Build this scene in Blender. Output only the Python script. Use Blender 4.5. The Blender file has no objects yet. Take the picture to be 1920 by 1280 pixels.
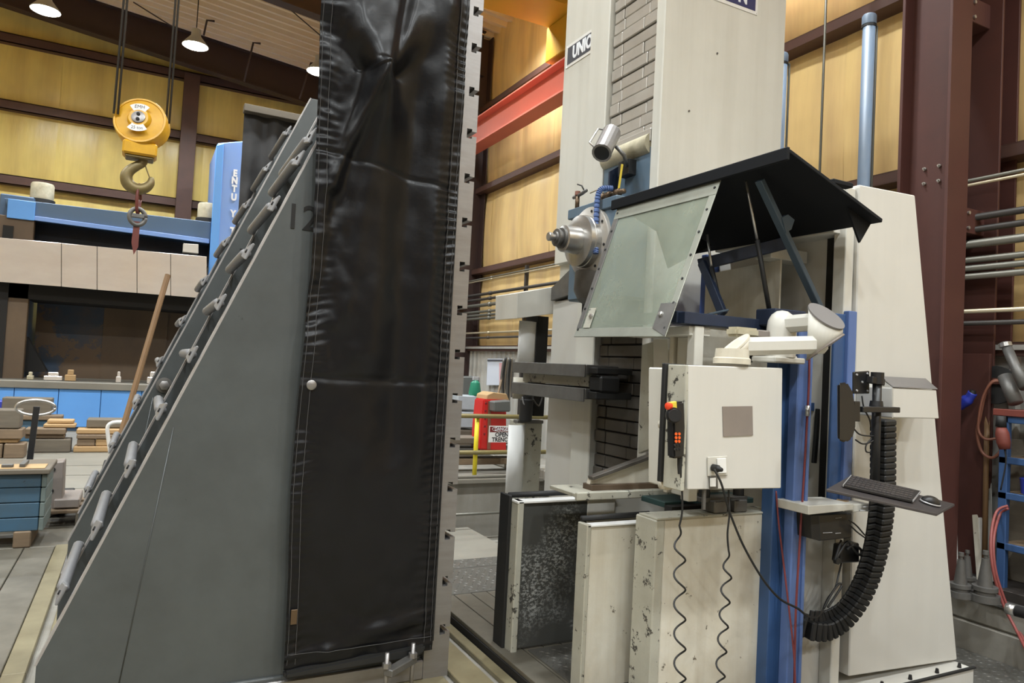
import bpy, bmesh, math, random
from mathutils import Vector, Matrix, noise
random.seed(7)
V = Vector
PI = math.pi
SC = bpy.context.scene
COL = SC.collection

# ------------------------------------------------------------------ camera
def look_matrix(yaw, pitch, roll):
    f = V((math.sin(yaw)*math.cos(pitch), math.cos(yaw)*math.cos(pitch), math.sin(pitch)))
    r = f.cross(V((0, 0, 1))).normalized(); u = r.cross(f)
    r2 = math.cos(roll)*r + math.sin(roll)*u
    u2 = -math.sin(roll)*r + math.cos(roll)*u
    return Matrix(((r2.x, u2.x, -f.x), (r2.y, u2.y, -f.y), (r2.z, u2.z, -f.z))).to_4x4()
cd = bpy.data.cameras.new('camera')
cam = bpy.data.objects.new('camera', cd); COL.objects.link(cam)
cam.matrix_world = Matrix.Translation((0, 0, 1.65)) @ look_matrix(*[math.radians(a) for a in (27.3, 2.05, 2.98)])
cd.sensor_fit = 'HORIZONTAL'; cd.sensor_width = 36.0; cd.lens = 36.0*1350/1920
cd.clip_start = 0.05; cd.clip_end = 100
SC.camera = cam
# ------------------------------------------------------------------ world and view
w = bpy.data.worlds.new('world'); SC.world = w; w.use_nodes = True
w.node_tree.nodes['Background'].inputs[0].default_value = (0.9, 0.92, 1.0, 1)
w.node_tree.nodes['Background'].inputs[1].default_value = 0.05
SC.view_settings.view_transform = 'Standard'; SC.view_settings.look = 'None'
SC.view_settings.gamma = 1; SC.view_settings.use_curve_mapping = False
SC.view_settings.exposure = 0.08
LAMP_W = 150.0          # every high-bay lamp of the hall
LAMP_COL = (0.90, 0.96, 1.0)

# ------------------------------------------------------------------ materials
def new_mat(name):
    m = bpy.data.materials.new(name); m.use_nodes = True
    nt = m.node_tree; b = nt.nodes['Principled BSDF']
    return m, nt, b
def nd(nt, typ, **kw):
    n = nt.nodes.new(typ)
    for k, v in kw.items(): setattr(n, k, v)
    return n
def ramp(nt, a, b, ca=(0, 0, 0, 1), cb=(1, 1, 1, 1)):
    r = nd(nt, 'ShaderNodeValToRGB')
    r.color_ramp.elements[0].position = a; r.color_ramp.elements[0].color = ca
    r.color_ramp.elements[1].position = b; r.color_ramp.elements[1].color = cb
    return r
def coords(nt, scale=(1, 1, 1), loc=(0, 0, 0)):
    tc = nd(nt, 'ShaderNodeTexCoord'); mp = nd(nt, 'ShaderNodeMapping')
    mp.inputs['Scale'].default_value = scale; mp.inputs['Location'].default_value = loc
    nt.links.new(tc.outputs['Object'], mp.inputs['Vector'])
    return mp.outputs['Vector']
def noise_fac(nt, scale, detail=5, rough=0.6, sv=(1, 1, 1), loc=(0, 0, 0)):
    n = nd(nt, 'ShaderNodeTexNoise'); n.inputs['Scale'].default_value = scale
    n.inputs['Detail'].default_value = detail; n.inputs['Roughness'].default_value = rough
    nt.links.new(coords(nt, sv, loc), n.inputs['Vector'])
    return n.outputs['Fac']
def mixc(nt, fac, a, b):
    m = nd(nt, 'ShaderNodeMix', data_type='RGBA')
    if isinstance(fac, (int, float)): m.inputs['Factor'].default_value = fac
    else: nt.links.new(fac, m.inputs['Factor'])
    for key, v in (('A', a), ('B', b)):
        s = [i for i in m.inputs if i.name == key and i.type == 'RGBA'][0]
        if hasattr(v, 'links') or hasattr(v, 'is_output'): nt.links.new(v, s)
        else: s.default_value = (*v, 1) if len(v) == 3 else v
    return [o for o in m.outputs if o.type == 'RGBA'][0]
def paint(name, col, rough=0.45, metal=0.0, dirt=None, amt=0.35, scale=3.0, sv=(1, 1, 1), chips=None, chip_at=0.68,
          chip_scale=9.0, chip_sv=(1, 1, 1), bump=0.0, bump_scale=40.0, bump_sv=(1, 1, 1), spec=0.5, streak=None, streak_amt=0.4, coat=0.0):
    """painted or bare surface with procedural grime, wear chips and fine relief"""
    m, nt, b = new_mat(name)
    c = (*col, 1)
    if dirt is not None:
        f = noise_fac(nt, scale, 6, 0.65, sv, (3.1, 7.7, 1.3))
        r = ramp(nt, 0.5-0.16, 0.5+0.26, (0, 0, 0, 1), (amt, amt, amt, 1)); nt.links.new(f, r.inputs[0])
        c = mixc(nt, r.outputs[0], c, (*dirt, 1))
    if streak is not None:
        f = noise_fac(nt, 1.0, 5, 0.6, (7, 7, 0.35), (0.3, 2.2, 5.0))
        r = ramp(nt, 0.46, 0.74, (0, 0, 0, 1), (streak_amt,)*3+(1,)); nt.links.new(f, r.inputs[0])
        c = mixc(nt, r.outputs[0], c, (*streak, 1))
    if chips is not None:
        f = noise_fac(nt, chip_scale, 8, 0.72, chip_sv, (9.4, 1.2, 4.4))
        r = ramp(nt, chip_at, chip_at+0.02); nt.links.new(f, r.inputs[0])
        c = mixc(nt, r.outputs[0], c, (*chips, 1))
    if isinstance(c, tuple): b.inputs['Base Color'].default_value = c
    else: nt.links.new(c, b.inputs['Base Color'])
    b.inputs['Roughness'].default_value = rough; b.inputs['Metallic'].default_value = metal
    b.inputs['Specular IOR Level'].default_value = spec
    if coat: b.inputs['Coat Weight'].default_value = coat
    if bump:
        f = noise_fac(nt, bump_scale, 4, 0.6, bump_sv)
        bn = nd(nt, 'ShaderNodeBump'); bn.inputs['Strength'].default_value = bump; bn.inputs['Distance'].default_value = 0.01
        nt.links.new(f, bn.inputs['Height']); nt.links.new(bn.outputs[0], b.inputs['Normal'])
    return m
def emit(name, col, s):
    m, nt, b = new_mat(name)
    b.inputs['Base Color'].default_value = (*col, 1)
    b.inputs['Emission Color'].default_value = (*col, 1); b.inputs['Emission Strength'].default_value = s
    return m
M = {}
M['white'] = paint('ivory paint', (0.60, 0.585, 0.53), 0.42, dirt=(0.36, 0.33, 0.26), amt=0.28, scale=1.6, streak=(0.38, 0.35, 0.28), streak_amt=0.16, chips=(0.16, 0.14, 0.11), chip_at=0.745, chip_scale=14)
M['white_clean'] = paint('clean ivory paint', (0.60, 0.585, 0.54), 0.40, dirt=(0.44, 0.42, 0.37), amt=0.22, scale=1.2, streak=(0.45, 0.43, 0.38), streak_amt=0.15)
M['col_white'] = paint('column ivory paint', (0.63, 0.62, 0.56), 0.42, dirt=(0.40, 0.38, 0.32), amt=0.25, scale=1.4, streak=(0.36, 0.34, 0.28), streak_amt=0.2, chips=(0.2, 0.19, 0.16), chip_at=0.77, chip_scale=18)
M['white_worn'] = paint('worn ivory paint', (0.66, 0.635, 0.55), 0.46, dirt=(0.48, 0.41, 0.28), amt=0.65, scale=2.6, streak=(0.36, 0.30, 0.21), streak_amt=0.4, chips=(0.15, 0.125, 0.09), chip_at=0.635, chip_scale=11, bump=0.08)
M['white_chipped'] = paint('badly chipped ivory paint', (0.44, 0.43, 0.36), 0.5, dirt=(0.25, 0.23, 0.18), amt=0.5, scale=4, chips=(0.05, 0.047, 0.04), chip_at=0.585, chip_scale=13, bump=0.1)
M['bright_white'] = paint('bright white sheet', (0.78, 0.78, 0.76), 0.38, dirt=(0.6, 0.58, 0.52), amt=0.2)
M['dark_door_plain'] = paint('grey door with worn paint', (0.058, 0.058, 0.054), 0.38, dirt=(0.10, 0.10, 0.095), amt=0.4, scale=2, chips=(0.40, 0.40, 0.38), chip_at=0.60, chip_scale=5.5, chip_sv=(1, 1, 1.3), bump=0.05)
M['web'] = paint('dark grey machine enamel', (0.080, 0.089, 0.090), 0.42, dirt=(0.055, 0.060, 0.060), amt=0.8, scale=3.5, chips=(0.03, 0.032, 0.032), chip_at=0.71, chip_scale=13, bump=0.06, bump_scale=9)
M['edge'] = paint('bare flame cut edge', (0.42, 0.40, 0.39), 0.5, 0.3, dirt=(0.22, 0.21, 0.2), amt=0.5, scale=20)
M['rung'] = paint('grey enamel pipe', (0.20, 0.20, 0.205), 0.45, dirt=(0.12, 0.12, 0.12), amt=0.5, scale=8)
M['ground_steel'] = paint('milled steel', (0.31, 0.30, 0.295), 0.42, 0.75, dirt=(0.22, 0.20, 0.185), amt=0.55, scale=6, sv=(1, 1, 6), bump=0.05, bump_scale=60, bump_sv=(1, 1, 0.2))
M['chrome'] = paint('turned steel', (0.56, 0.55, 0.53), 0.3, 0.85, dirt=(0.26, 0.25, 0.23), amt=0.4, scale=12)
M['polish'] = paint('polished sheet steel', (0.86, 0.81, 0.75), 0.2, 0.5, dirt=(0.62, 0.55, 0.48), amt=0.5, scale=0.8, sv=(1, 1, 2.5), bump=0.5, bump_scale=0.9)
M['dull_steel'] = paint('dull grey steel', (0.16, 0.155, 0.145), 0.5, 0.5, dirt=(0.07, 0.065, 0.06), amt=0.6, scale=7)
M['vinyl'] = paint('black vinyl cloth', (0.0055, 0.0055, 0.0065), 0.34, dirt=(0.009, 0.009, 0.010), amt=0.6, scale=5, bump=0.12, bump_scale=22, spec=0.26)
M['vinyl_far'] = paint('dusty black vinyl', (0.022, 0.021, 0.021), 0.5, bump=0.3, bump_scale=7, spec=0.4)
M['thread'] = paint('grey stitch thread', (0.10, 0.10, 0.10), 0.7)
M['black'] = paint('black plastic', (0.014, 0.014, 0.015), 0.42)
M['rubber'] = paint('black rubber', (0.012, 0.012, 0.012), 0.6)
M['hood'] = paint('flat black hood paint', (0.008, 0.009, 0.011), 0.75, spec=0.2)
M['navy'] = paint('navy frame paint', (0.012, 0.022, 0.05), 0.5, dirt=(0.008, 0.01, 0.016), amt=0.6)
M['strut'] = paint('slate blue strut paint', (0.035, 0.055, 0.075), 0.5)
M['blue'] = paint('blue machine paint', (0.035, 0.085, 0.21), 0.45, dirt=(0.028, 0.06, 0.14), amt=0.6, scale=2.0, streak=(0.05, 0.11, 0.22), streak_amt=0.35)
M['blue_light'] = paint('lit flange and hose blue', (0.10, 0.165, 0.37), 0.45, dirt=(0.07, 0.12, 0.27), amt=0.5)  # post's lit side put into a lighter blue for its flanges; hose shares it
M['violet_blue'] = paint('violet blue panel paint', (0.05, 0.10, 0.33), 0.5)
M['head_blue'] = paint('dusty blue headstock paint', (0.085, 0.14, 0.20), 0.5, dirt=(0.14, 0.17, 0.18), amt=0.6, scale=4, chips=(0.03, 0.04, 0.05), chip_at=0.72)
M['pipe_blue'] = paint('slate blue pipe paint', (0.12, 0.17, 0.24), 0.5, dirt=(0.16, 0.18, 0.2), amt=0.5)
M['sky_blue'] = paint('sky blue machine enamel', (0.13, 0.36, 0.80), 0.35, dirt=(0.10, 0.26, 0.60), amt=0.5, scale=0.8)
M['steel_blue'] = paint('pale blue machine enamel', (0.06, 0.12, 0.22), 0.45, dirt=(0.09, 0.135, 0.18), amt=0.5, scale=0.7)
M['col_blue'] = paint('cornflower blue enamel', (0.19, 0.33, 0.70), 0.4, dirt=(0.22, 0.36, 0.66), amt=0.4)
M['deep_blue'] = paint('grimy blue steel', (0.025, 0.055, 0.10), 0.5, dirt=(0.12, 0.075, 0.04), amt=0.9, scale=1.1, chips=(0.13, 0.085, 0.05), chip_at=0.5, chip_scale=0.55)
M['brown_panel'] = paint('rust brown sheet', (0.13, 0.088, 0.052), 0.55, dirt=(0.06, 0.04, 0.028), amt=0.7, scale=1.3, sv=(1, 1, 0.7))
M['brown'] = paint('red brown structural primer', (0.080, 0.025, 0.018), 0.62, dirt=(0.05, 0.017, 0.013), amt=0.5, scale=3, chips=(0.2, 0.15, 0.13), chip_at=0.79, chip_scale=22)
M['girt'] = paint('brown girt primer', (0.095, 0.046, 0.035), 0.55, dirt=(0.055, 0.028, 0.022), amt=0.6)
M['rafter'] = paint('dark brown rafter primer', (0.040, 0.020, 0.017), 0.6, dirt=(0.025, 0.013, 0.012), amt=0.5)
M['red_beam'] = paint('salmon red runway paint', (0.62, 0.16, 0.105), 0.55, dirt=(0.45, 0.11, 0.08), amt=0.5, scale=1.0)
M['yellow'] = paint('crane yellow', (0.62, 0.34, 0.02), 0.45, dirt=(0.4, 0.22, 0.02), amt=0.35, scale=2)
M['hook_yellow'] = paint('hook block yellow', (0.70, 0.38, 0.015), 0.4, dirt=(0.35, 0.17, 0.01), amt=0.5, scale=5)
M['hook_steel'] = paint('olive worn hook', (0.20, 0.15, 0.055), 0.45, 0.3, dirt=(0.1, 0.08, 0.05), amt=0.6, scale=9)
M['rail_yellow'] = paint('safety yellow', (0.80, 0.66, 0.02), 0.45, dirt=(0.5, 0.4, 0.03), amt=0.4, scale=5)
M['rail_olive'] = paint('grimy yellow rail', (0.20, 0.16, 0.055), 0.55, dirt=(0.12, 0.1, 0.05), amt=0.5, scale=6)
M['cord_red'] = paint('dull red hose', (0.17, 0.032, 0.034), 0.5)
M['hose_pink'] = paint('pinkish red hose', (0.25, 0.06, 0.052), 0.5)
M['orange_hose'] = paint('copper orange hose', (0.22, 0.085, 0.052), 0.5)
M['link_red'] = paint('dark red link', (0.13, 0.03, 0.022), 0.5)
M['wood'] = paint('weathered timber', (0.22, 0.155, 0.095), 0.7, dirt=(0.10, 0.07, 0.045), amt=0.7, scale=5, sv=(0.4, 1, 3), bump=0.1)
M['wood_gold'] = paint('fresh timber', (0.46, 0.30, 0.14), 0.65, dirt=(0.28, 0.17, 0.08), amt=0.6, scale=5, sv=(0.4, 1, 3))
M['wood_grey'] = paint('grey timber', (0.16, 0.135, 0.10), 0.75, dirt=(0.08, 0.065, 0.05), amt=0.7, scale=5, sv=(0.4, 1, 3))
M['pole'] = paint('wooden pole', (0.22, 0.125, 0.055), 0.6, dirt=(0.12, 0.07, 0.032), amt=0.6, scale=9, sv=(1, 1, 0.2))
M['crate_blue'] = paint('worn blue box paint', (0.045, 0.115, 0.19), 0.6, dirt=(0.06, 0.085, 0.095), amt=0.8, scale=3, chips=(0.03, 0.035, 0.035), chip_at=0.66)
M['crate_end'] = paint('weathered blue grey end paint', (0.16, 0.20, 0.19), 0.65, dirt=(0.08, 0.1, 0.09), amt=0.7, scale=5)
M['concrete'] = paint('oil stained concrete', (0.30, 0.285, 0.25), 0.75, dirt=(0.16, 0.145, 0.115), amt=0.7, scale=1.5, streak=(0.17, 0.15, 0.11), streak_amt=0.4, bump=0.1)
M['floor_plate'] = paint('worn iron floor plate', (0.165, 0.15, 0.118), 0.5, 0.15, dirt=(0.085, 0.075, 0.055), amt=0.9, scale=3.5, chips=(0.5, 0.48, 0.42), chip_at=0.77, chip_scale=20)
M['floor_gold'] = paint('oily machined floor plate', (0.27, 0.235, 0.14), 0.42, 0.2, dirt=(0.14, 0.115, 0.065), amt=0.85, scale=3.2)
M['floor_pale'] = paint('pale concrete plate', (0.215, 0.20, 0.165), 0.6, dirt=(0.13, 0.12, 0.095), amt=0.6, scale=1.2)
M['tread'] = paint('tread plate steel', (0.13, 0.125, 0.11), 0.5, 0.4, dirt=(0.07, 0.065, 0.055), amt=0.6, scale=4)
M['slot'] = paint('dark slot', (0.012, 0.011, 0.010), 0.8)
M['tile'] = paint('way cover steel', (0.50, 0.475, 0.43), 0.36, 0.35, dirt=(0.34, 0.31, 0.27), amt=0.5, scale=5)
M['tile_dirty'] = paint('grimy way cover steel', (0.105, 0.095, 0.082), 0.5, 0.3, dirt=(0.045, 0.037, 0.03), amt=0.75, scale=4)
M['roller'] = paint('dirty cream apron', (0.52, 0.47, 0.34), 0.5, dirt=(0.22, 0.2, 0.13), amt=0.8, scale=6)
M['ceil'] = paint('cream roof deck', (0.74, 0.61, 0.45), 0.5, dirt=(0.52, 0.40, 0.28), amt=0.5, scale=0.7, sv=(1, 2, 1))
M['corr'] = paint('galvanised sheet', (0.56, 0.555, 0.52), 0.42, 0.25, dirt=(0.34, 0.33, 0.30), amt=0.5, scale=1.5, streak=(0.3, 0.28, 0.24), streak_amt=0.4)
def vinyl_wall(name, base, stain):
    m, nt, b = new_mat(name)
    f1 = noise_fac(nt, 1.0, 6, 0.65, (3.2, 3.2, 0.22), (1, 2, 3)); r1 = ramp(nt, 0.42, 0.72, (0, 0, 0, 1), (0.55,)*3+(1,)); nt.links.new(f1, r1.inputs[0])
    f2 = noise_fac(nt, 1.0, 4, 0.6, (0.5, 0.5, 0.35), (4, 1, 8)); r2 = ramp(nt, 0.42, 0.68, (0, 0, 0, 1), (0.38,)*3+(1,)); nt.links.new(f2, r2.inputs[0])
    c = mixc(nt, r1.outputs[0], (*base, 1), (*stain, 1)); c = mixc(nt, r2.outputs[0], c, (stain[0]*0.62, stain[1]*0.6, stain[2]*0.62, 1))
    nt.links.new(c, b.inputs['Base Color']); b.inputs['Roughness'].default_value = 0.33
    f3 = noise_fac(nt, 1.0, 4, 0.5, (4, 4, 0.6)); bn = nd(nt, 'ShaderNodeBump'); bn.inputs['Strength'].default_value = 0.35; bn.inputs['Distance'].default_value = 0.03
    nt.links.new(f3, bn.inputs['Height']); nt.links.new(bn.outputs[0], b.inputs['Normal'])
    return m
M['wall_cream'] = vinyl_wall('cream vinyl insulation', (0.84, 0.61, 0.27), (0.50, 0.31, 0.17))
M['wall_yellow'] = vinyl_wall('yellowed vinyl insulation', (0.86, 0.69, 0.22), (0.58, 0.42, 0.15))
M['red_paint'] = paint('bright red plastic', (0.52, 0.022, 0.018), 0.4)
M['sign_white'] = paint('sign white', (0.74, 0.73, 0.70), 0.45)
M['sign_black'] = paint('sign black', (0.016, 0.014, 0.016), 0.5)
M['sign_navy'] = paint('sign navy', (0.022, 0.026, 0.105), 0.45)
M['sign_grey'] = paint('sign slate', (0.075, 0.080, 0.095), 0.5)
M['sign_red'] = paint('sign dark red', (0.16, 0.012, 0.014), 0.5)
M['letter_white'] = paint('white lettering', (0.78, 0.80, 0.83), 0.5)
M['cardboard'] = paint('cardboard', (0.38, 0.25, 0.12), 0.8)
M['green'] = paint('green bottle', (0.02, 0.20, 0.12), 0.35)
M['grey_plastic'] = paint('grey moulded plastic', (0.10, 0.105, 0.10), 0.5)
M['clear_bin'] = paint('pale translucent plastic', (0.42, 0.46, 0.50), 0.25, dirt=(0.25, 0.28, 0.3), amt=0.5)
M['pink'] = paint('faded pink print', (0.62, 0.36, 0.38), 0.5)
M['board'] = paint('whiteboard', (0.62, 0.66, 0.74), 0.3)
M['taupe'] = paint('taupe grey plate', (0.235, 0.20, 0.175), 0.5, dirt=(0.19, 0.16, 0.14), amt=0.5, scale=8)
M['slate_top'] = paint('dusty grey lid', (0.17, 0.16, 0.155), 0.55)
M['orange_btn'] = paint('orange button', (0.80, 0.12, 0.02), 0.4)
M['red_btn'] = paint('red button', (0.72, 0.06, 0.02), 0.35)
M['yel_btn'] = paint('yellow plate', (0.72, 0.55, 0.06), 0.4)
M['green_paint'] = paint('teal underside paint', (0.02, 0.05, 0.048), 0.5)
M['royal'] = paint('royal blue plastic', (0.03, 0.05, 0.42), 0.35)
M['valve_brass'] = paint('grimy brass', (0.13, 0.085, 0.05), 0.4, 0.6)
M['keytop'] = paint('black keys', (0.020, 0.019, 0.020), 0.5)
M['tray_grey'] = paint('dark grey tray', (0.045, 0.040, 0.041), 0.45)
M['silver'] = paint('silver plastic', (0.45, 0.45, 0.46), 0.35, 0.3)
M['pail'] = paint('beige pail', (0.33, 0.31, 0.22), 0.5)
M['cable'] = paint('wire rope', (0.055, 0.05, 0.045), 0.5, 0.4)
M['pipe_grey'] = paint('grey galvanised conduit', (0.17, 0.165, 0.14), 0.4, 0.5)
M['pipe_dark'] = paint('dark conduit', (0.04, 0.034, 0.03), 0.5, 0.2)
M['pipe_brass'] = paint('bright conduit', (0.52, 0.45, 0.32), 0.35, 0.5)
M['lamp_lens'] = emit('lamp lens', (1.0, 0.97, 0.80), 28.0)
M['lamp_body'] = paint('lamp housing', (0.45, 0.45, 0.43), 0.4, 0.3)
# hazy polycarbonate
m_, nt_, b_ = new_mat('oily polycarbonate')
b_.inputs['Base Color'].default_value = (0.30, 0.335, 0.27, 1); b_.inputs['Roughness'].default_value = 0.2
f_ = noise_fac(nt_, 2.2, 6, 0.7, (1, 1, 0.6)); r_ = ramp(nt_, 0.3, 0.75, (0.36, 0.36, 0.36, 1), (0.74, 0.74, 0.74, 1)); nt_.links.new(f_, r_.inputs[0])
nt_.links.new(r_.outputs[0], b_.inputs['Alpha'])
M['poly'] = m_
m_, nt_, b_ = new_mat('smoky acrylic')
b_.inputs['Base Color'].default_value = (0.30, 0.31, 0.26, 1); b_.inputs['Roughness'].default_value = 0.12; b_.inputs['Alpha'].default_value = 0.55
M['acrylic'] = m_
# grey door paint scraped to a pale undercoat in speckled patches
m_, nt_, b_ = new_mat('scraped grey door paint')
f1_ = noise_fac(nt_, 1.7, 3, 0.5, (1, 1, 1), (2.2, 0, 0.9)); r1_ = ramp(nt_, 0.50, 0.66); nt_.links.new(f1_, r1_.inputs[0])
f2_ = noise_fac(nt_, 48.0, 6, 0.8, (1, 1, 1.4)); r2_ = ramp(nt_, 0.50, 0.56); nt_.links.new(f2_, r2_.inputs[0])
mm_ = nd(nt_, 'ShaderNodeMath', operation='MULTIPLY'); nt_.links.new(r1_.outputs[0], mm_.inputs[0]); nt_.links.new(r2_.outputs[0], mm_.inputs[1])
nt_.links.new(mixc(nt_, mm_.outputs[0], (0.060, 0.060, 0.055, 1), (0.42, 0.43, 0.41, 1)), b_.inputs['Base Color']); b_.inputs['Roughness'].default_value = 0.4
M['dark_door'] = m_
M['frame_grey'] = paint('grey green frame paint', (0.30, 0.31, 0.265), 0.4, 0.2, dirt=(0.17, 0.18, 0.15), amt=0.6, scale=5, chips=(0.08, 0.08, 0.07), chip_at=0.68, chip_scale=16)
M['rust_red'] = paint('rusty red steel', (0.17, 0.035, 0.022), 0.6, dirt=(0.09, 0.025, 0.02), amt=0.6, scale=6)

# ------------------------------------------------------------------ builders
def link(name, me, mat=None, parent=None, smooth=False):
    o = bpy.data.objects.new(name, me); COL.objects.link(o)
    if mat is not None: me.materials.append(M[mat] if isinstance(mat, str) else mat)
    if parent is not None:
        o.parent = parent
        loc = Matrix.Identity(4); p = parent
        while p is not None:
            loc = p.matrix_basis @ loc if p.parent is None else (p.matrix_parent_inverse @ p.matrix_basis) @ loc
            p = p.parent
        o.matrix_parent_inverse = loc.inverted()
    if smooth:
        for f in me.polygons: f.use_smooth = True
    return o
def mesh_of(bm, name='m'):
    me = bpy.data.meshes.new(name); bmesh.ops.recalc_face_normals(bm, faces=bm.faces); bm.to_mesh(me); bm.free(); return me
def bbox_into(bm, x0, x1, y0, y1, z0, z1):
    r = bmesh.ops.create_cube(bm, size=1)
    bmesh.ops.scale(bm, verts=r['verts'], vec=(abs(x1-x0), abs(y1-y0), abs(z1-z0)))
    bmesh.ops.translate(bm, verts=r['verts'], vec=((x0+x1)/2, (y0+y1)/2, (z0+z1)/2))
    return r['verts']
def bev(bm, w, seg=1):
    if w > 0:
        es = [e for e in bm.edges if len(e.link_faces) == 2 and e.calc_face_angle(0) > 0.5]
        bmesh.ops.bevel(bm, geom=es, offset=w, segments=seg, affect='EDGES', clamp_overlap=True)
def box(name, x0, x1, y0, y1, z0, z1, mat, parent=None, bevel=0.004, seg=1):
    bm = bmesh.new(); bbox_into(bm, x0, x1, y0, y1, z0, z1); bev(bm, bevel, seg)
    return link(name, mesh_of(bm), mat, parent)
def prism(name, pts, ext, mat, parent=None, bevel=0.0, seg=1):
    """planar polygon pushed along ext"""
    bm = bmesh.new(); vs = [bm.verts.new(p) for p in pts]
    f = bm.faces.new(vs); r = bmesh.ops.extrude_face_region(bm, geom=[f])
    bmesh.ops.translate(bm, verts=[v for v in r['geom'] if isinstance(v, bmesh.types.BMVert)], vec=ext)
    bmesh.ops.recalc_face_normals(bm, faces=bm.faces); bev(bm, bevel, seg)
    return link(name, mesh_of(bm), mat, parent)
def frame_of(d):
    d = V(d).normalized(); a = V((0, 0, 1)) if abs(d.z) < 0.9 else V((1, 0, 0))
    u = d.cross(a).normalized(); return u, d.cross(u).normalized()
def tube_into(bm, pts, r, n=8, cap=True):
    pts = [V(p) for p in pts]; rings = []
    rr = r if isinstance(r, (list, tuple)) else [r]*len(pts)
    u = None
    for i, p in enumerate(pts):
        d = (pts[min(i+1, len(pts)-1)]-pts[max(i-1, 0)])
        if d.length < 1e-9: d = V((0, 0, 1))
        d.normalize()
        if u is None: u, v = frame_of(d)
        else:
            u = (u-d*u.dot(d)); u = u.normalized() if u.length > 1e-6 else frame_of(d)[0]; v = d.cross(u)
        rings.append([bm.verts.new(p+(u*math.cos(2*PI*k/n)+v*math.sin(2*PI*k/n))*rr[i]) for k in range(n)])
    for a, b in zip(rings, rings[1:]):
        for k in range(n): bm.faces.new((a[k], a[(k+1) % n], b[(k+1) % n], b[k]))
    if cap: bm.faces.new(rings[0][::-1]); bm.faces.new(rings[-1])
def tube(name, pts, r, mat, parent=None, n=8, smooth=True):
    bm = bmesh.new(); tube_into(bm, pts, r, n); o = link(name, mesh_of(bm), mat, parent, smooth)
    return o
def lathe(name, base, axis, prof, mat, parent=None, n=24, smooth=True):
    """prof = [(distance along axis, radius)]"""
    base = V(base); d = V(axis).normalized(); u, v = frame_of(d); bm = bmesh.new(); rings = []
    for t, r in prof:
        c = base+d*t
        if r < 1e-5: rings.append([bm.verts.new(c)])
        else: rings.append([bm.verts.new(c+(u*math.cos(2*PI*k/n)+v*math.sin(2*PI*k/n))*r) for k in range(n)])
    for a, b in zip(rings, rings[1:]):
        if len(a) == 1 and len(b) == 1: continue
        for k in range(n):
            if len(a) == 1: bm.faces.new((a[0], b[k], b[(k+1) % n]))
            elif len(b) == 1: bm.faces.new((a[k], a[(k+1) % n], b[0]))
            else: bm.faces.new((a[k], a[(k+1) % n], b[(k+1) % n], b[k]))
    for ring in (rings[0], rings[-1]):
        if len(ring) > 1:
            try: bm.faces.new(ring)
            except ValueError: pass
    o = link(name, mesh_of(bm), mat, parent)
    if smooth:
        for f in o.data.polygons: f.use_smooth = True
        try: o.data.set_sharp_from_angle(angle=0.6)
        except Exception: pass
    return o
def bar(name, a, b, wdt, hgt, mat, parent=None, up=(0, 0, 1), bevel=0.003):
    """rectangular bar from a to b"""
    a = V(a); b = V(b); d = (b-a).normalized(); u = d.cross(V(up)); u = u.normalized() if u.length > 1e-6 else V((1, 0, 0)); v = u.cross(d).normalized()
    bm = bmesh.new(); q = []
    for p in (a, b): q.append([bm.verts.new(p+u*sx*wdt/2+v*sy*hgt/2) for sx, sy in ((-1, -1), (1, -1), (1, 1), (-1, 1))])
    bm.faces.new(q[0][::-1]); bm.faces.new(q[1])
    for k in range(4): bm.faces.new((q[0][k], q[0][(k+1) % 4], q[1][(k+1) % 4], q[1][k]))
    bmesh.ops.recalc_face_normals(bm, faces=bm.faces); bev(bm, bevel)
    return link(name, mesh_of(bm), mat, parent)
def spline(pts, n=6):
    pts = [V(p) for p in pts]; out = []
    for i in range(len(pts)-1):
        p0, p1, p2, p3 = pts[max(i-1, 0)], pts[i], pts[i+1], pts[min(i+2, len(pts)-1)]
        for k in range(n):
            t = k/n
            out.append(0.5*((2*p1)+(p2-p0)*t+(2*p0-5*p1+4*p2-p3)*t*t+(3*p1-p0-3*p2+p3)*t**3))
    out.append(pts[-1]); return out
def text(name, s, size, origin, right, up, mat, parent=None, depth=0.002, align='CENTER', sx=1.0, bold=0.0):
    """flat lettering on a surface"""
    cu = bpy.data.curves.new(name, 'FONT'); cu.body = s; cu.size = size; cu.align_x = align; cu.align_y = 'CENTER'; cu.extrude = depth; cu.offset = bold
    cu.resolution_u = 3
    o = bpy.data.objects.new('tmp', cu); COL.objects.link(o)
    dg = bpy.context.evaluated_depsgraph_get(); me = bpy.data.meshes.new_from_object(o.evaluated_get(dg))
    bpy.data.objects.remove(o)
    r = V(right).normalized(); u = V(up).normalized(); n = r.cross(u); O = V(origin)
    for v in me.vertices: v.co = O+r*v.co.x*sx+u*v.co.y+n*v.co.z
    me.name = name
    me.materials.clear()
    return link(name, me, mat, parent)
def thing(name, label, cat, loc=(0, 0, 0), group=None):
    o = bpy.data.objects.new(name, None); COL.objects.link(o); o.location = loc; o.empty_display_size = 0.1
    o.matrix_basis = Matrix.Translation(loc)
    return tag(o, label, cat, group)
def tag(o, label, cat, group=None):
    o['label'] = label; o['category'] = cat
    if group: o['group'] = group
    return o
def struct(o, label=None):
    o['kind'] = 'structure'
    if label: o['label'] = label
    return o
def copy_part(src, parent, offset):
    """another piece of the same kind, sharing the mesh, shifted by offset"""
    c = src.copy(); COL.objects.link(c); c.parent = parent
    c.matrix_parent_inverse = parent.matrix_basis.inverted() if parent.parent is None else Matrix.Identity(4)
    c.matrix_basis = Matrix.Translation(offset) @ src.matrix_basis
    return c
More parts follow.
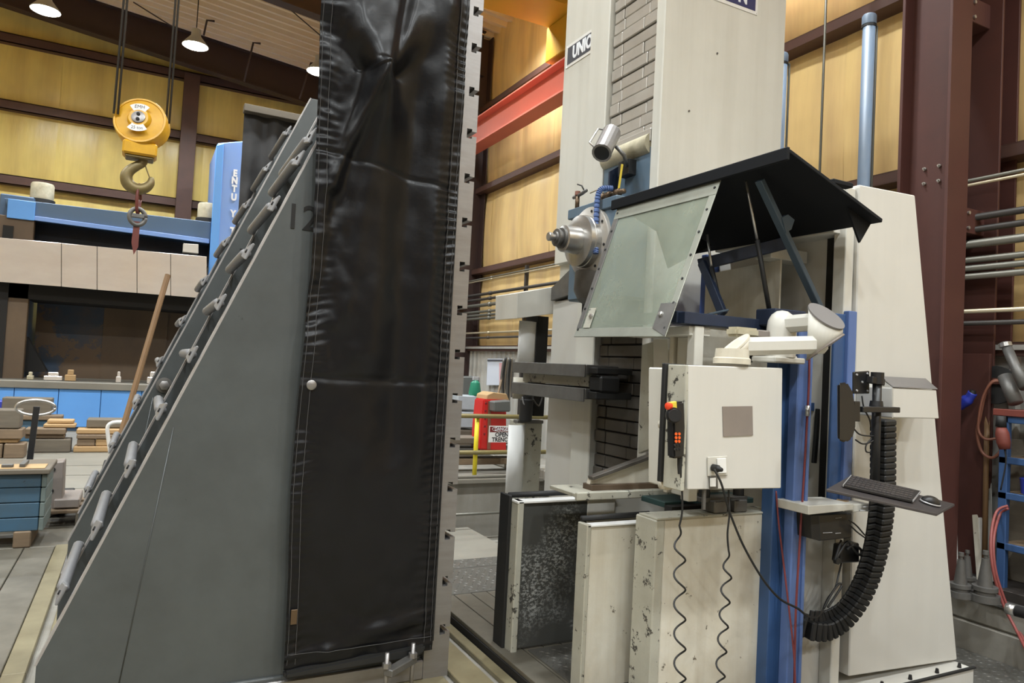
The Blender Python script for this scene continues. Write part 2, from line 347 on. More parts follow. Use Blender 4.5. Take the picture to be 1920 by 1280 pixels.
def copy_tree(src, offset, label=None):
    r = src.copy(); COL.objects.link(r); r.matrix_basis = Matrix.Translation(offset) @ src.matrix_basis
    if label: r['label'] = label
    for ch in src.children:
        c = ch.copy(); COL.objects.link(c); c.parent = r
        for g in ch.children:
            d = g.copy(); COL.objects.link(d); d.parent = c
    return r

# =================================================================== the hall
def roof_z(x): return 8.76+0.1*(6.3-x) if x > -4 else 9.79-0.1*(-4-x)
# floor: one slab around the trench
bm = bmesh.new()
for a in ((-14, 1.9, -20, 20.3, -1.0, -0.03), (1.9, 3.24, -20, 5.5, -1.0, -0.03), (3.24, 5.46, 3.9, 5.5, -1.0, -0.03), (5.46, 6.4, -20, 5.5, -1.0, -0.03), (3.24, 5.46, -20, 0.5, -1.0, -0.03), (3.24, 5.46, 0.5, 3.9, -1.0, -0.24), (1.9, 6.4, 9.5, 20.3, -1.0, -0.03), (6.0, 6.4, 5.5, 9.5, -1.0, -0.03), (-14, 6.4, -20, 20.3, -1.1, -0.82)):
    bbox_into(bm, *a)
floor = struct(link('floor', mesh_of(bm), 'concrete'), 'oil stained concrete floor with an open trench')
def plate(x0, x1, y0, y1, z0, z1, mat, g=0.006, name='floor_plate'):
    return box(name, x0+g, x1-g, y0+g, y1-g, z0, z1, mat, floor, 0.004)
# plates on the left, running away from the camera
ys = [-2.0, 1.2, 3.9, 6.95]
for (x0, x1, mat, off) in ((-3.2, -2.35, 'floor_plate', 0), (-2.35, -1.55, 'floor_plate', 0.5), (-1.55, -0.72, 'floor_plate', 0.2), (-0.72, -0.505, 'floor_plate', 0), (-0.505, -0.395, 'floor_gold', 0.4)):
    for i in range(3): plate(x0, x1, ys[i]+(off if i else 0), ys[i+1]+(off if i < 2 else 0), -0.03, 0.0 if mat != 'floor_gold' else 0.012, mat, 0.004)
for i in range(3): plate(-0.36, 1.545, ys[i], ys[i+1], -0.03, 0.0, 'floor_gold', 0.008)
plate(-3.2, 1.9, 6.95, 8.3, -0.03, 0.0, 'floor_plate')
# slotted bed plates further back, running across
for i, (y0, y1) in enumerate(((8.3, 9.67), (9.67, 10.66), (10.66, 11.51), (11.51, 12.9), (12.9, 14.6), (14.6, 16.4))):
    plate(-4.5, 1.9, y0, y1, -0.03, 0.0, 'floor_pale', 0.03 if i in (1, 2, 3) else 0.012)
# T-slot strips beside the angle plate
plate(1.575, 1.77, 1.4, 5.4, -0.03, 0.0, 'floor_gold', 0.012); plate(1.80, 1.88, 1.4, 5.4, -0.03, 0.0, 'floor_gold', 0.008)
# raised deck of the machine with its joints and tread plates
deck = struct(box('deck', 1.88, 3.24, 2.0, 5.45, -0.03, 0.035, 'slot', None, 0.0), 'raised deck of steel plates beside the bed')
xs = [1.885, 2.035, 2.165, 2.285, 2.40, 2.52, 2.64]
for a, b in zip(xs, xs[1:]): box('deck_plate', a+0.003, b-0.003, 2.05, 4.62, 0.035, 0.06, 'floor_plate', deck, 0.002)
def tread_sheet(name, x0, x1, y0, y1, z, parent, pitch=0.055):
    box(name, x0, x1, y0, y1, z-0.02, z, 'tread', parent, 0.002)
    bm = bmesh.new(); i = 0
    y = y0+pitch/2
    while y < y1-0.02:
        x = x0+pitch*(0.5 if i % 2 else 1.0)
        while x < x1-0.02:
            s = 0.017; t = 0.006; a = PI/4 if (i+int((x-x0)/pitch)) % 2 else -PI/4
            c, sn = math.cos(a), math.sin(a)
            vs = [bm.verts.new((x+c*u-sn*v, y+sn*u+c*v, z+h)) for u, v, h in ((-s, 0, 0), (0, -t, 0), (s, 0, 0), (0, t, 0), (0, 0, 0.004))]
            for k in range(4): bm.faces.new((vs[k], vs[(k+1) % 4], vs[4]))
            x += pitch
        y += pitch*0.8; i += 1
    o = link('tread_lugs', mesh_of(bm), 'tread', parent); o['kind'] = 'stuff'; return o
tread_sheet('tread_plate', 1.89, 3.23, 4.63, 5.2, 0.06, deck); tread_sheet('tread_plate', 1.89, 3.23, 5.21, 5.44, 0.06, deck)
tread_sheet('tread_plate', 2.05, 3.0, 2.9, 3.58, 0.066, deck, 0.04)
tread_sheet('tread_plate', 3.25, 5.45, 0.6, 3.85, -0.22, deck, 0.05)
# kerb below the right wall
kerb = struct(box('kerb', 5.5, 6.4, -2, 20, -0.03, 0.14, 'concrete', None, 0.02), 'stained concrete kerb along the sheeted wall')
box('kerb_cap', 5.48, 5.62, -2, 4.1, 0.14, 0.165, 'dull_steel', kerb); box('wall_ledge', 5.66, 6.3, -2, 4.1, 0.14, 0.225, 'pipe_dark', kerb)
# trench edge angle and pipes in the trench
box('trench_angle', 1.95, 6.0, 9.40, 9.52, -0.035, 0.02, 'floor_pale', floor, 0.004)
tube('trench_pipe', [(3.0, 9.2, -0.42), (5.9, 9.2, -0.42)], 0.02, 'pipe_grey', floor); box('trench_post', 4.95, 5.0, 9.0, 9.05, -0.82, 0.0, 'floor_pale', floor)
box('trench_ledge', 1.95, 4.25, 6.6, 9.3, -0.82, -0.62, 'floor_pale', floor)

# ---- walls
def pillow(name, w, h, bulge, seed, axis):
    """insulation facing bulging between its girts; axis 'x': lies in the yz plane facing -x"""
    bm = bmesh.new(); nx, nz = 8, 10; g = []
    for i in range(nx+1):
        row = []
        for k in range(nz+1):
            a, b = i/nx, k/nz
            d = bulge*(math.sin(PI*a)*0.5+0.5)*math.sin(PI*b)**0.6+0.012*noise.noise((a*3+seed, b*1.5, seed*2.3))
            p = (-d, a*w, b*h) if axis == 'x' else (a*w, -d, b*h)
            row.append(bm.verts.new(p))
        g.append(row)
    for i in range(nx):
        for k in range(nz): bm.faces.new((g[i][k], g[i+1][k], g[i+1][k+1], g[i][k+1]))
    me = mesh_of(bm, name)
    me.materials.append(M['wall_cream' if axis == 'x' else 'wall_yellow'])
    for f in me.polygons: f.use_smooth = True
    return me
def put(name, me, loc, parent):
    o = bpy.data.objects.new(name, me); COL.objects.link(o); o.parent = parent; o.location = loc; return o
wall_right = struct(box('wall_right', 6.34, 6.44, -20, 20.3, -0.03, 8.9, 'wall_cream', None, 0), 'long side wall of cream insulation between brown girts')
rows = ((2.0, 3.6), (3.6, 5.32), (5.32, 7.05), (7.05, 8.78))
for r, (z0, z1) in enumerate(rows):
    mes = [pillow('insulation', 1.22, z1-z0, 0.07, r*3+s+0.5, 'x') for s in range(3)]
    for i in range(17): put('insulation_panel', mes[(i*2+r) % 3], (6.33, 0.2+i*1.2, z0), wall_right)
for z in (2.0, 3.6, 5.32, 7.05): 
    box('girt', 6.10, 6.335, -7.5, 20.2, z-0.055, z-0.043, 'girt', wall_right, 0); box('girt_web', 6.10, 6.12, -7.5, 20.2, z-0.055, z+0.055, 'girt', wall_right, 0)
    box('girt', 6.10, 6.335, -7.5, 20.2, z+0.043, z+0.055, 'girt', wall_right, 0)
def corr_sheet(name, w, h, pitch=0.2):
    bm = bmesh.new(); pr = []; y = 0
    while y < w-1e-4:
        for a, d in ((0, 0), (0.55, 0), (0.65, 0.032), (0.9, 0.032)): pr.append((y+a*pitch, d))
        y += pitch
    pr.append((w, 0)); t = [[bm.verts.new((-d, yy, z)) for z in (0, h)] for yy, d in pr]
    for a, b in zip(t, t[1:]): bm.faces.new((a[0], b[0], b[1], a[1]))
    me = mesh_of(bm, name); me.materials.append(M['corr']); return me
cs = corr_sheet('corrugated', 1.0, 1.9)
for i in range(18): put('corrugated_sheet', cs, (6.2, 1.3+i*1.0, 0.1), wall_right)
box('cap_flashing', 6.06, 6.3, 1.3, 19.3, 1.99, 2.03, 'corr', wall_right, 0)
wall_back = struct(box('wall_back', -14, 6.4, 20.22, 20.32, -0.03, 9.9, 'wall_yellow', None, 0), 'yellowed insulated end wall behind the blue mill')
rowsb = ((0.0, 1.9), (1.9, 3.6), (3.6, 5.36), (5.36, 7.08), (7.08, 8.62), (8.62, 9.7))
for r, (z0, z1) in enumerate(rowsb):
    mes = [pillow('insulation', 1.6, z1-z0, 0.06, r*5+s+9.5, 'y') for s in range(3)]
    for i in range(8): put('insulation_panel', mes[(i+r*2) % 3], (-6.4+i*1.6-0.45, 20.2, z0), wall_back)
for z in (1.9, 3.6, 5.36, 7.08, 8.62):
    box('girt', -8, 6.3, 19.98, 20.2, z-0.11, z-0.09, 'girt', wall_back, 0); box('girt_web', -8, 6.3, 19.98, 20.0, z-0.11, z+0.11, 'girt', wall_back, 0); box('girt', -8, 6.3, 19.98, 20.2, z+0.09, z+0.11, 'girt', wall_back, 0)
wall_left = struct(box('wall_left', -14.1, -14, -20, 20.3, -0.03, 9.0, 'wall_cream', None, 0), 'far side wall of the hall')
wall_front = struct(box('wall_front', -14, 6.4, -20.1, -20, -0.03, 9.9, 'wall_cream', None, 0), 'end wall behind the viewer')
# ---- roof deck of ribbed sheets
ceiling = struct(prism('ceiling', [(6.4, -20, 8.80), (-4, -20, 9.84), (-14, -20, 8.84), (-14, -20, 8.94), (-4, -20, 9.94), (6.4, -20, 8.90)], (0, 40.3, 0), 'ceil'), 'ribbed cream roof deck')
def roof_sheet(w, pitch=0.3):
    bm = bmesh.new(); pr = []; y = 0
    while y < w-1e-4:
        for a, d in ((0, 0), (0.70, 0), (0.74, 0.10), (0.96, 0.10)): pr.append((y+a*pitch, d))
        y += pitch
    pr.append((w, 0)); t = [[bm.verts.new((x, yy, roof_z(x)-d)) for x in (6.35, -4.0)] for yy, d in pr]
    for a, b in zip(t, t[1:]): bm.faces.new((a[0], b[0], b[1], a[1]))
    me = mesh_of(bm, 'roof_sheet'); me.materials.append(M['ceil']); return me
rs = roof_sheet(0.9)
for i in range(20): put('roof_sheet', rs, (0, 2.2+i*0.9, 0), ceiling)
# ---- rafters (tapered plate girders)
def rafter(y, lab, d0, d1):
    t = thing('roof_rafter', lab, 'rafter', (6.2, y, 0))
    x0, x1 = 6.1, -9.0
    def zz(x): return roof_z(x)-0.06
    def dep(x): return d0+(d1-d0)*(6.1-x)/8.0
    xs_ = [6.1, 3.0, 0.0, -4.0]
    top = [(x, y, zz(x)) for x in xs_]; bot = [(x, y, zz(x)-dep(x)) for x in xs_]
    prism('web', top+bot[::-1], (0, 0.02, 0), 'rafter', t)
    prism('bottom_flange', [(x, y-0.12, z) for x, y, z in bot]+[(x, y-0.12, z-0.03) for x, y, z in bot[::-1]], (0, 0.26, 0), 'rafter', t)
    prism('top_flange', [(x, y-0.12, z) for x, y, z in top]+[(x, y-0.12, z-0.03) for x, y, z in top[::-1]], (0, 0.26, 0), 'rafter', t)
    return t
raf = rafter(18.9, 'dark brown roof rafter close to the yellow end wall, behind the lamps', 0.86, 0.72)
rafter(13.86, 'dark brown roof rafter just left of the black curtain at the top', 0.93, 0.90)
# ---- steel columns
def i_column(name, label, x0, x1, y0, y1, z0, z1, mat, along='x', fl=0.025):
    t = thing(name, label, 'column', ((x0+x1)/2, (y0+y1)/2, z0))
    if along == 'x':     # flanges face +-x
        box('flange', x0, x0+fl, y0, y1, z0, z1, mat, t, 0.003); box('flange', x1-fl, x1, y0, y1, z0, z1, mat, t, 0.003); box('web', x0+fl, x1-fl, (y0+y1)/2-0.01, (y0+y1)/2+0.01, z0, z1, mat, t, 0)
    else:
        box('flange', x0, x1, y0, y0+fl, z0, z1, mat, t, 0.003); box('flange', x0, x1, y1-fl, y1, z0, z1, mat, t, 0.003); box('web', (x0+x1)/2-0.01, (x0+x1)/2+0.01, y0+fl, y1-fl, z0, z1, mat, t, 0)
    return t
crc = i_column('crane_column', 'red brown steel column standing between the white tower and the pipes', 5.42, 5.68, 3.36, 3.78, 0.14, 6.3, 'brown', 'y')
for z in (3.30, 3.42):
    for yy in (3.50, 3.62): lathe('bolt', (5.54, yy, z), (-1, 0, 0), [(0, 0.014), (0.015, 0.014), (0.015, 0.008), (0.03, 0.008)], 'chrome', crc, 8)
for z in (2.9, 4.6):
    box('tie_bracket', 5.68, 6.0, 3.40, 3.70, z, z+0.2, 'brown', crc, 0.004)
    for yy in (3.47, 3.62): lathe('bolt', (5.76, 3.40, z+0.04 if yy < 3.5 else z+0.16), (0, -1, 0), [(0, 0.014), (0.015, 0.014)], 'chrome', crc, 8)
i_column('wall_column', 'dark brown wall column behind the horizontal pipes', 5.98, 6.24, 3.30, 3.62, 0.225, 8.7, 'brown', 'x')
i_column('wall_column', 'dark brown column in the wall corner right of the slotted steel edge', 5.55, 6.25, 13.66, 14.06, 0.14, 8.6, 'rafter', 'x')
i_column('wall_column', 'brown end wall column behind the hanging hook block', 0.58, 0.94, 19.7, 19.98, 0, 8.6, 'girt', 'y')
# ---- crane runway beam and bridge girder
rb = thing('runway_beam', 'salmon red crane runway beam along the side wall', 'beam', (5.75, 9, 6.0))
box('web', 5.74, 5.78, 2, 19.5, 6.02, 6.50, 'red_beam', rb, 0); box('top_flange', 5.60, 5.92, 2, 19.5, 6.50, 6.53, 'red_beam', rb, 0.003); box('bottom_flange', 5.60, 5.92, 2, 19.5, 5.99, 6.02, 'red_beam', rb, 0.003)
box('crane_rail', 5.72, 5.80, 2, 19.5, 6.53, 6.62, 'rafter', rb, 0.004)
for i in range(30): lathe('rail_clip', (5.68, 4.5+i*0.45, 6.53), (0, 0, 1), [(0, 0.03), (0.03, 0.02)], 'rafter', rb, 6)
cg = thing('bridge_girder', 'yellow bridge crane girder overhead beside the white column', 'crane girder', (2, 9.4, 6.75))
box('girder_box', -12, 5.6, 9.5, 9.9, 7.23, 8.2, 'yellow', cg, 0.004); box('bottom_flange', -12, 5.6, 9.3, 10.1, 7.20, 7.23, 'yellow', cg, 0.002)
for x in (-6, -3.5, -1, 1.5, 4): box('stiffener', x, x+0.02, 9.44, 9.5, 7.23, 8.2, 'yellow', cg, 0)
box('end_truck', 5.58, 5.92, 9.25, 10.15, 6.63, 7.2, 'yellow', cg, 0.01)
# ---- lamps
def high_bay(x, y, z, label, group=None, hook=True):
    t = thing('high_bay_lamp', label, 'lamp', (x, y, z), group)
    lathe('housing', (x, y, z+0.42), (0, 0, -1), [(0, 0.05), (0.02, 0.09), (0.16, 0.10), (0.2, 0.13), (0.36, 0.26), (0.38, 0.26), (0.36, 0.245), (0.2, 0.11), (0.2, 0.0)], 'lamp_body', t, 20)
    lathe('lens', (x, y, z+0.055), (0, 0, -1), [(0, 0.24), (0.03, 0.22), (0.06, 0.12), (0.07, 0.0)], 'lamp_lens', t, 20)
    tube('stem', [(x, y, z+0.42), (x, y, roof_z(x)-0.05)], 0.012, 'pipe_dark', t, 6)
    ld = bpy.data.lights.new('lamp_light', 'AREA'); ld.shape = 'DISK'; ld.size = 0.5; ld.energy = LAMP_W; ld.color = LAMP_COL; ld.spread = math.radians(150)
    lo = bpy.data.objects.new('lamp_light', ld); COL.objects.link(lo); lo.parent = t; lo.location = (0, 0, -0.03)
    return t
high_bay(*(-2.042, 16.670, 8.100), 'lit high bay lamp in the upper left corner of the hall')
high_bay(*(0.658, 16.714, 8.100), 'lit high bay lamp hanging just right of the crane cables')
high_bay(*(3.179, 16.302, 8.000), 'high bay lamp half hidden by the edge of the black curtain')
for y in (10.6, 4.8, -1.0, -6.8):
    for x in (5.3, 3.15, 0.62, -2.0, -4.6, -8.6): high_bay(x, y, 8.0, 'high bay lamp of the hall outside the picture', 'overhead lamps out of view')
for y in (16.6,):
    for x in (-7.5, -11.0): high_bay(x, y, 8.0, 'high bay lamp of the hall outside the picture', 'overhead lamps out of view')
# brace rods and drop brackets near the rafter
for i, (a, b) in enumerate((((0.894, 17.600, 9.132), (0.849, 17.600, 8.776)), ((1.909, 17.600, 8.877), (1.768, 17.600, 7.936)), ((3.240, 17.600, 8.722), (3.032, 17.600, 7.801)))):
    tube('flange_brace', [V(a)+V((0.16, 0, 0.02)), a, b], 0.025, 'rafter', raf, 6)
tube('brace_cable', [(2.187, 15.000, 8.722), (2.909, 15.000, 8.296)], 0.012, 'rafter', ceiling, 6)
tube('brace_cable', [(-0.498, 15.000, 8.025), (0.238, 15.000, 7.719)], 0.012, 'rafter', ceiling, 6)
# ---- conduits along the right wall
for i, (yy, r, mat, lab) in enumerate(((345, 0.014, 'pipe_grey', 'topmost thin conduit on the side wall'), (353, 0.012, 'pipe_brass', 'second thin bright conduit near the top of the pipe rack'),
        (414, 0.028, 'pipe_dark', 'upper of the two dark thick pipes on the wall rack'), (436, 0.026, 'pipe_dark', 'lower of the two dark thick pipes on the wall rack'),
        (462, 0.034, 'pipe_grey', 'thickest grey pipe in the middle of the wall rack'), (491, 0.026, 'pipe_grey', 'grey pipe, first of the three close together'), (506, 0.026, 'pipe_grey', 'grey pipe, middle of the three close together'), (521, 0.026, 'pipe_grey', 'grey pipe, lowest of the three close together'),
        (585, 0.018, 'pipe_brass', 'bright brass coloured pipe near the bottom of the rack'), (607, 0.02, 'pipe_dark', 'dark pipe at the very bottom of the rack'))):
    z = [(5.900, 3.585, 3.351)[2], (5.900, 3.584, 3.315)[2], (5.900, 3.576, 3.043)[2], (5.900, 3.573, 2.945)[2], (5.900, 3.570, 2.830)[2], (5.900, 3.566, 2.702)[2], (5.900, 3.564, 2.635)[2], (5.900, 3.562, 2.569)[2], (5.900, 3.554, 2.288)[2], (5.900, 3.551, 2.192)[2]][i]
    p = thing('conduit', lab, 'pipe', (5.9, 8, z))
    tube('pipe_run', [(5.88, 2.0, z), (5.88, 19.5, z)], r, mat, p, 10)
    for y in (2.95, 5.9, 9.2, 12.4): tube('coupling', [(5.88, y-0.04, z), (5.88, y+0.04, z)], r*1.35, mat, p, 10)
for y, lab in ((3.80, 'dark steel pipe rack post beside the brown column'), (11.1, 'dark steel pipe rack post left of the white machine')):
    t = thing('rack_post', lab, 'post', (5.94, y, 0.14)); box('upright', 5.92, 5.98, y-0.03, y+0.03, 0.14, 3.45, 'pipe_dark', t)
    for z in (2.05, 2.56, 2.72, 2.9, 3.05): box('clamp', 5.86, 5.92, y-0.04, y+0.04, z-0.02, z+0.02, 'pipe_dark', t)

# =================================================================== angle plates
def hyp_x(z): return -0.290+(z-0.36)*0.4275
def angle_plate(label, dy, dx, zs_slots, rungs, number):
    Y0 = 3.60+dy
    t = thing('angle_plate', label, 'angle plate', (0.6+dx, Y0+0.5, 0))
    for k, y in enumerate((Y0, Y0+0.93)):
        prof = [(-0.30+dx, y, 0.10), (-0.30+dx, y, 0.32), (hyp_x(3.70)+dx, y, 3.70), (1.44+dx, y, 3.70), (1.44+dx, y, 0.10)]
        wb = prism('web', prof, (0, 0.05, 0), 'web', t, 0.004)
        a = V((-0.30+dx, y-0.001, 0.30)); b = V((hyp_x(3.70)+dx, y-0.001, 3.70)); n = V((-(b-a).z, 0, (b-a).x)).normalized()*0.008
        prism('cut_edge', [a-n*0.2, b-n*0.2, b+n, a+n], (0, 0.052, 0), 'edge', wb)
    box('base', -0.33+dx, 1.42+dx, Y0-0.035, Y0+1.02, 0.0, 0.10, 'ground_steel', t, 0.006)
    tube('weld_seam', [(0.005+dx, Y0-0.0005, 0.12), (0.16+dx, Y0-0.0005, 1.30)], 0.003, 'web', t, 5)
    # weld fillet along the foot of the near web
    tube('weld_fillet', [(-0.28+dx, Y0-0.005, 0.105), (1.40+dx, Y0-0.005, 0.105)], 0.014, 'web', t, 6)
    # slotted face plate: T-slots run the width of the plate
    x0, x1 = 1.42+dx, 1.56+dx; pts = [(x0, 0.0), (x1, 0.0)]
    for z in sorted(zs_slots):
        pts += [(x1, z-0.013), (x1-0.028, z-0.013), (x1-0.028, z-0.026), (x1-0.058, z-0.026), (x1-0.058, z+0.026), (x1-0.028, z+0.026), (x1-0.028, z+0.013), (x1, z+0.013)]
    pts += [(x1, 3.74), (x0, 3.74)]
    prism('face_plate', [(x, Y0-0.03, z) for x, z in pts], (0, 1.05, 0), 'ground_steel', t)
    # lifting rungs between the webs along the slope
    for i, z in enumerate(rungs):
        x = hyp_x(z)+dx-0.012; y1, y2 = Y0+0.02, Y0+0.94; sl = V((0.4275, 0, 1)).normalized()
        c1 = V((x, y1, z)); c2 = V((x, y2, z)); off = V((-0.022, 0, 0.0095))
        bm = bmesh.new()
        tube_into(bm, [c1+off*0.5+V((0, 0.10, 0)), c1+off+V((0, 0.13, 0)), c2+off*0.6-V((0, 0.03, 0)), c2-V((0, 0.0, 0))], [0.018, 0.025, 0.025, 0.018], 10)
        rg = link('rung', mesh_of(bm), 'rung', t, True)
        for c, s in ((c1, 1),):      # flattened ears bolted on the web edges
            prism('ear', [c-sl*0.045+off*0.5, c+sl*0.045+off*0.5, c+sl*0.024+V((0, s*0.11, 0))+off, c-sl*0.024+V((0, s*0.11, 0))+off], V((-0.012, 0, 0.005)), 'rung', rg, 0.004)
            lathe('bolt_head', c+V((0, s*0.035, 0))+off*0.55+V((-0.014, 0, 0.006)), (-0.92, 0, 0.39), [(0, 0.010), (0.006, 0.010), (0.006, 0.0)], 'slot', rg, 8)
    if number:
        text('engraved_number', '12', 0.175, (0.666, 3.598, 2.322), (1, 0, 0), (0, 0, 1), 'slot', t, 0.002, 'CENTER', 0.95, 0.001)
    else:
        text('engraved_number', '12', 0.175, (0.681, 5.798, 2.374), (1, 0, 0), (0, 0, 1), 'slot', t, 0.002, 'CENTER', 0.95, 0.001)
    return t
slots = [v[2] for v in [(1.509, 3.580, 3.580), (1.505, 3.580, 3.377), (1.504, 3.580, 3.135), (1.502, 3.580, 2.905), (1.503, 3.580, 2.659), (1.508, 3.580, 2.418), (1.513, 3.580, 2.178), (1.515, 3.580, 1.941), (1.516, 3.580, 1.704), (1.518, 3.580, 1.469), (1.523, 3.580, 1.232), (1.524, 3.580, 0.996), (1.527, 3.580, 0.743), (1.526, 3.580, 0.498), (1.526, 3.580, 0.245)]] + [3.69]
rz = [v[2] for v in [(0.720, 3.620, 2.740), (0.668, 3.620, 2.618), (0.563, 3.620, 2.376), (0.462, 3.620, 2.129), (0.349, 3.620, 1.876), (0.240, 3.620, 1.625), (0.134, 3.620, 1.360), (0.021, 3.620, 1.104), (-0.086, 3.620, 0.837), (-0.195, 3.620, 0.571)]]
angle_plate('near dark grey angle plate marked 12 with rungs and slotted steel face', 0.0, 0.0, slots, rz, True)
angle_plate('second grey angle plate behind the one marked 12', 2.2, -0.05, slots, [0.62+0.31*i for i in range(10)], False)
for nm, p, lab in (('tie_bolt', (0.177, 5.790, 1.390), 'round bright bolt head on the web of the rear angle plate'),):
    t = thing(nm, lab, 'bolt', p); lathe('washer', p, (0, -1, 0), [(0, 0.055), (0.01, 0.055), (0.012, 0.04)], 'dull_steel', t, 20); lathe('head', V(p)+V((0, -0.012, 0)), (0, -1, 0), [(0, 0.035), (0.03, 0.035), (0.035, 0.025), (0.035, 0)], 'ground_steel', t, 6)
# ---- black curtain over the near web
def left_x(z):
    tab = ((0.0, 0.695), (0.19, 0.70), (0.6, 0.695), (1.0, 0.68), (1.45, 0.69), (1.75, 0.70), (2.1, 0.712), (2.5, 0.706), (3.42, 0.672), (4.2, 0.65))
    for (a, xa), (b, xb) in zip(tab, tab[1:]):
        if a <= z <= b: return xa+(xb-xa)*(z-a)/(b-a)
    return 0.67
def smooth(a, b, x):
    t = min(1, max(0, (x-a)/(b-a))); return t*t*(3-2*t)
def ridge(x, z, p0, p1, w0, w1, h0, h1):
    """fold crest from p0 to p1 (x,z)"""
    d = V((p1[0]-p0[0], p1[1]-p0[1])); l = d.length; d.normalize()
    q = V((x-p0[0], z-p0[1])); t = q.dot(d)/l; s = q.x*d.y-q.y*d.x
    tt = min(1, max(0, t)); fall = 1-smooth(0, 0.12, max(0, -t))-smooth(0, 0.15, max(0, t-1))
    w = w0+(w1-w0)*tt; h = h0+(h1-h0)*tt
    return h*math.exp(-(s/w)**2)*max(0, fall)
def curtain_d(x, z):
    d = 0.05
    # cloth stretched outward to a tuck point, leaning out above it
    ax_, az = 0.975, 3.07
    t = z-az
    if t > 0:
        w = 0.05+0.70*t; s = (x-ax_-0.03*t)/max(0.06, min(w, 0.38))
        d += 0.16*math.exp(-abs(s)**3.2)*(1-min(1, t/0.62))+0.02
        d += ridge(x, z, (1.03, 3.12), (1.15, 3.75), 0.025, 0.03, -0.02, -0.03)
    else:
        d += 0.14*math.exp(-((x-ax_)/(0.06+0.10*smooth(0, -0.35, t)))**2)*(1-smooth(0.0, 0.5, -t))+0.02*(1-smooth(0, .3, -t))
    d += ridge(x, z, (0.965, 3.06), (0.79, 2.5), 0.030, 0.045, 0.085, 0.045)
    d += ridge(x, z, (1.0, 3.0), (0.86, 1.9), 0.05, 0.08, 0.045, 0.03)
    d += ridge(x, z, (1.04, 2.95), (1.02, 1.7), 0.05, 0.10, 0.025, 0.03)
    d += ridge(x, z, (1.33, 3.5), (1.30, 1.2), 0.06, 0.07, 0.03, 0.035)
    d -= ridge(x, z, (0.90, 2.9), (0.78, 1.9), 0.05, 0.07, 0.03, 0.03)
    d -= ridge(x, z, (1.2, 3.0), (1.18, 1.3), 0.07, 0.10, 0.03, 0.03)
    # puckers along the hems, creases near the bottom
    el = max(0, 1-abs(x-left_x(z)-0.03)/0.10); er = max(0, 1-abs(1.42-x)/0.11)
    d += 0.0045*(el+er)*math.sin(z*140+5*noise.noise((x*5, z*4, 1)))*max(0.1, 0.6+1.0*noise.noise((z*2.5, x, 4)))
    lf = smooth(1.0, 0.74, x)*smooth(1.3, 1.8, z); d += lf*(0.010*noise.noise((x*14, z*10, 8.0))+0.006*noise.noise((x*26, z*18, 2.5)))
    d += 0.008*noise.noise((x*9, z*6, 2.0))*(el+er)
    d += 0.012*noise.noise((x*3, z*2.0, 9.0))+0.005*noise.noise((x*11, z*9, 3.3))
    b = smooth(0.62, 0.25, z); d += b*(0.016*noise.noise((x*9, z*13, 6.0))+0.03*ridge(x, z, (0.9, 0.24), (1.4, 0.36), 0.05, 0.05, 1, 0.4))
    d -= 0.012*math.exp(-((z-2.66+0.13*(x-0.7))/0.012)**2)*0.6+0.008*math.exp(-((z-1.55)/0.02)**2)
    return max(0.012, d)
def cloth_sheet(name, xs_of, zs, dd, mat, parent, thick=0.0):
    bm = bmesh.new(); g = []
    for z in zs: g.append([bm.verts.new((x, 3.58-dd(x, z), z)) for x in xs_of(z)])
    for a, b in zip(g, g[1:]):
        for k in range(len(a)-1): bm.faces.new((a[k], a[k+1], b[k+1], b[k]))
    if thick:
        bmesh.ops.recalc_face_normals(bm, faces=bm.faces)
        bmesh.ops.solidify(bm, geom=bm.faces, thickness=thick)
    return link(name, mesh_of(bm), mat, parent, True)
ct = thing('vinyl_curtain', 'tall black vinyl curtain hung over the near angle plate', 'curtain', (1.05, 3.5, 0.17))
def zbot(x): return 0.185-0.03*(1-(x-0.7)/0.76)
ZS = [0.165+i*(3.72-0.165)/440 for i in range(441)]
cloth_sheet('cloth', lambda z: [left_x(z)+(1.448-left_x(z))*k/90 for k in range(91)], ZS, curtain_d, 'vinyl', ct)
cloth_sheet('hem', lambda z: [left_x(z)+0.001+0.055*k/5 for k in range(6)], ZS, lambda x, z: curtain_d(x, z)+0.004, 'vinyl', ct)
cloth_sheet('hem', lambda z: [1.392+0.0555*k/5 for k in range(6)], ZS, lambda x, z: curtain_d(x, z)+0.004, 'vinyl', ct)
cloth_sheet('hem', lambda z: [0.71+0.735*k/40 for k in range(41)], [0.166+0.075*k/6 for k in range(7)], lambda x, z: curtain_d(x, z)+0.006, 'vinyl', ct)
def stitch(xf, dd=0.0065):
    return tube('stitching', [(xf(z), 3.58-curtain_d(xf(z), z)-dd, z) for z in ZS[::3]], 0.0011, 'thread', ct, 4)
stitch(lambda z: left_x(z)+0.050); stitch(lambda z: 1.398); stitch(lambda z: left_x(z)+0.012); stitch(lambda z: 1.435)
tube('stitching', [(0.72+0.72*k/40, 3.58-curtain_d(0.72+0.72*k/40, 0.236)-0.0085, 0.236) for k in range(41)], 0.0011, 'thread', ct, 4)
p = V((0.746, 3.500, 1.515)); gd = curtain_d(p.x, p.z)
lathe('magnet_button', (p.x, 3.577-gd, p.z), (0, -1, 0), [(0, 0.024), (0.008, 0.024), (0.011, 0.020), (0.012, 0.0)], 'ground_steel', ct, 20)
box('metal_clasp', 0.712, 0.742, 3.50, 3.505, 0.385, 0.455, 'valve_brass', ct, 0.002)
box('seam_tape', 1.4485, 1.462, 3.545, 3.57, 0.2, 3.72, 'rubber', ct, 0.003)
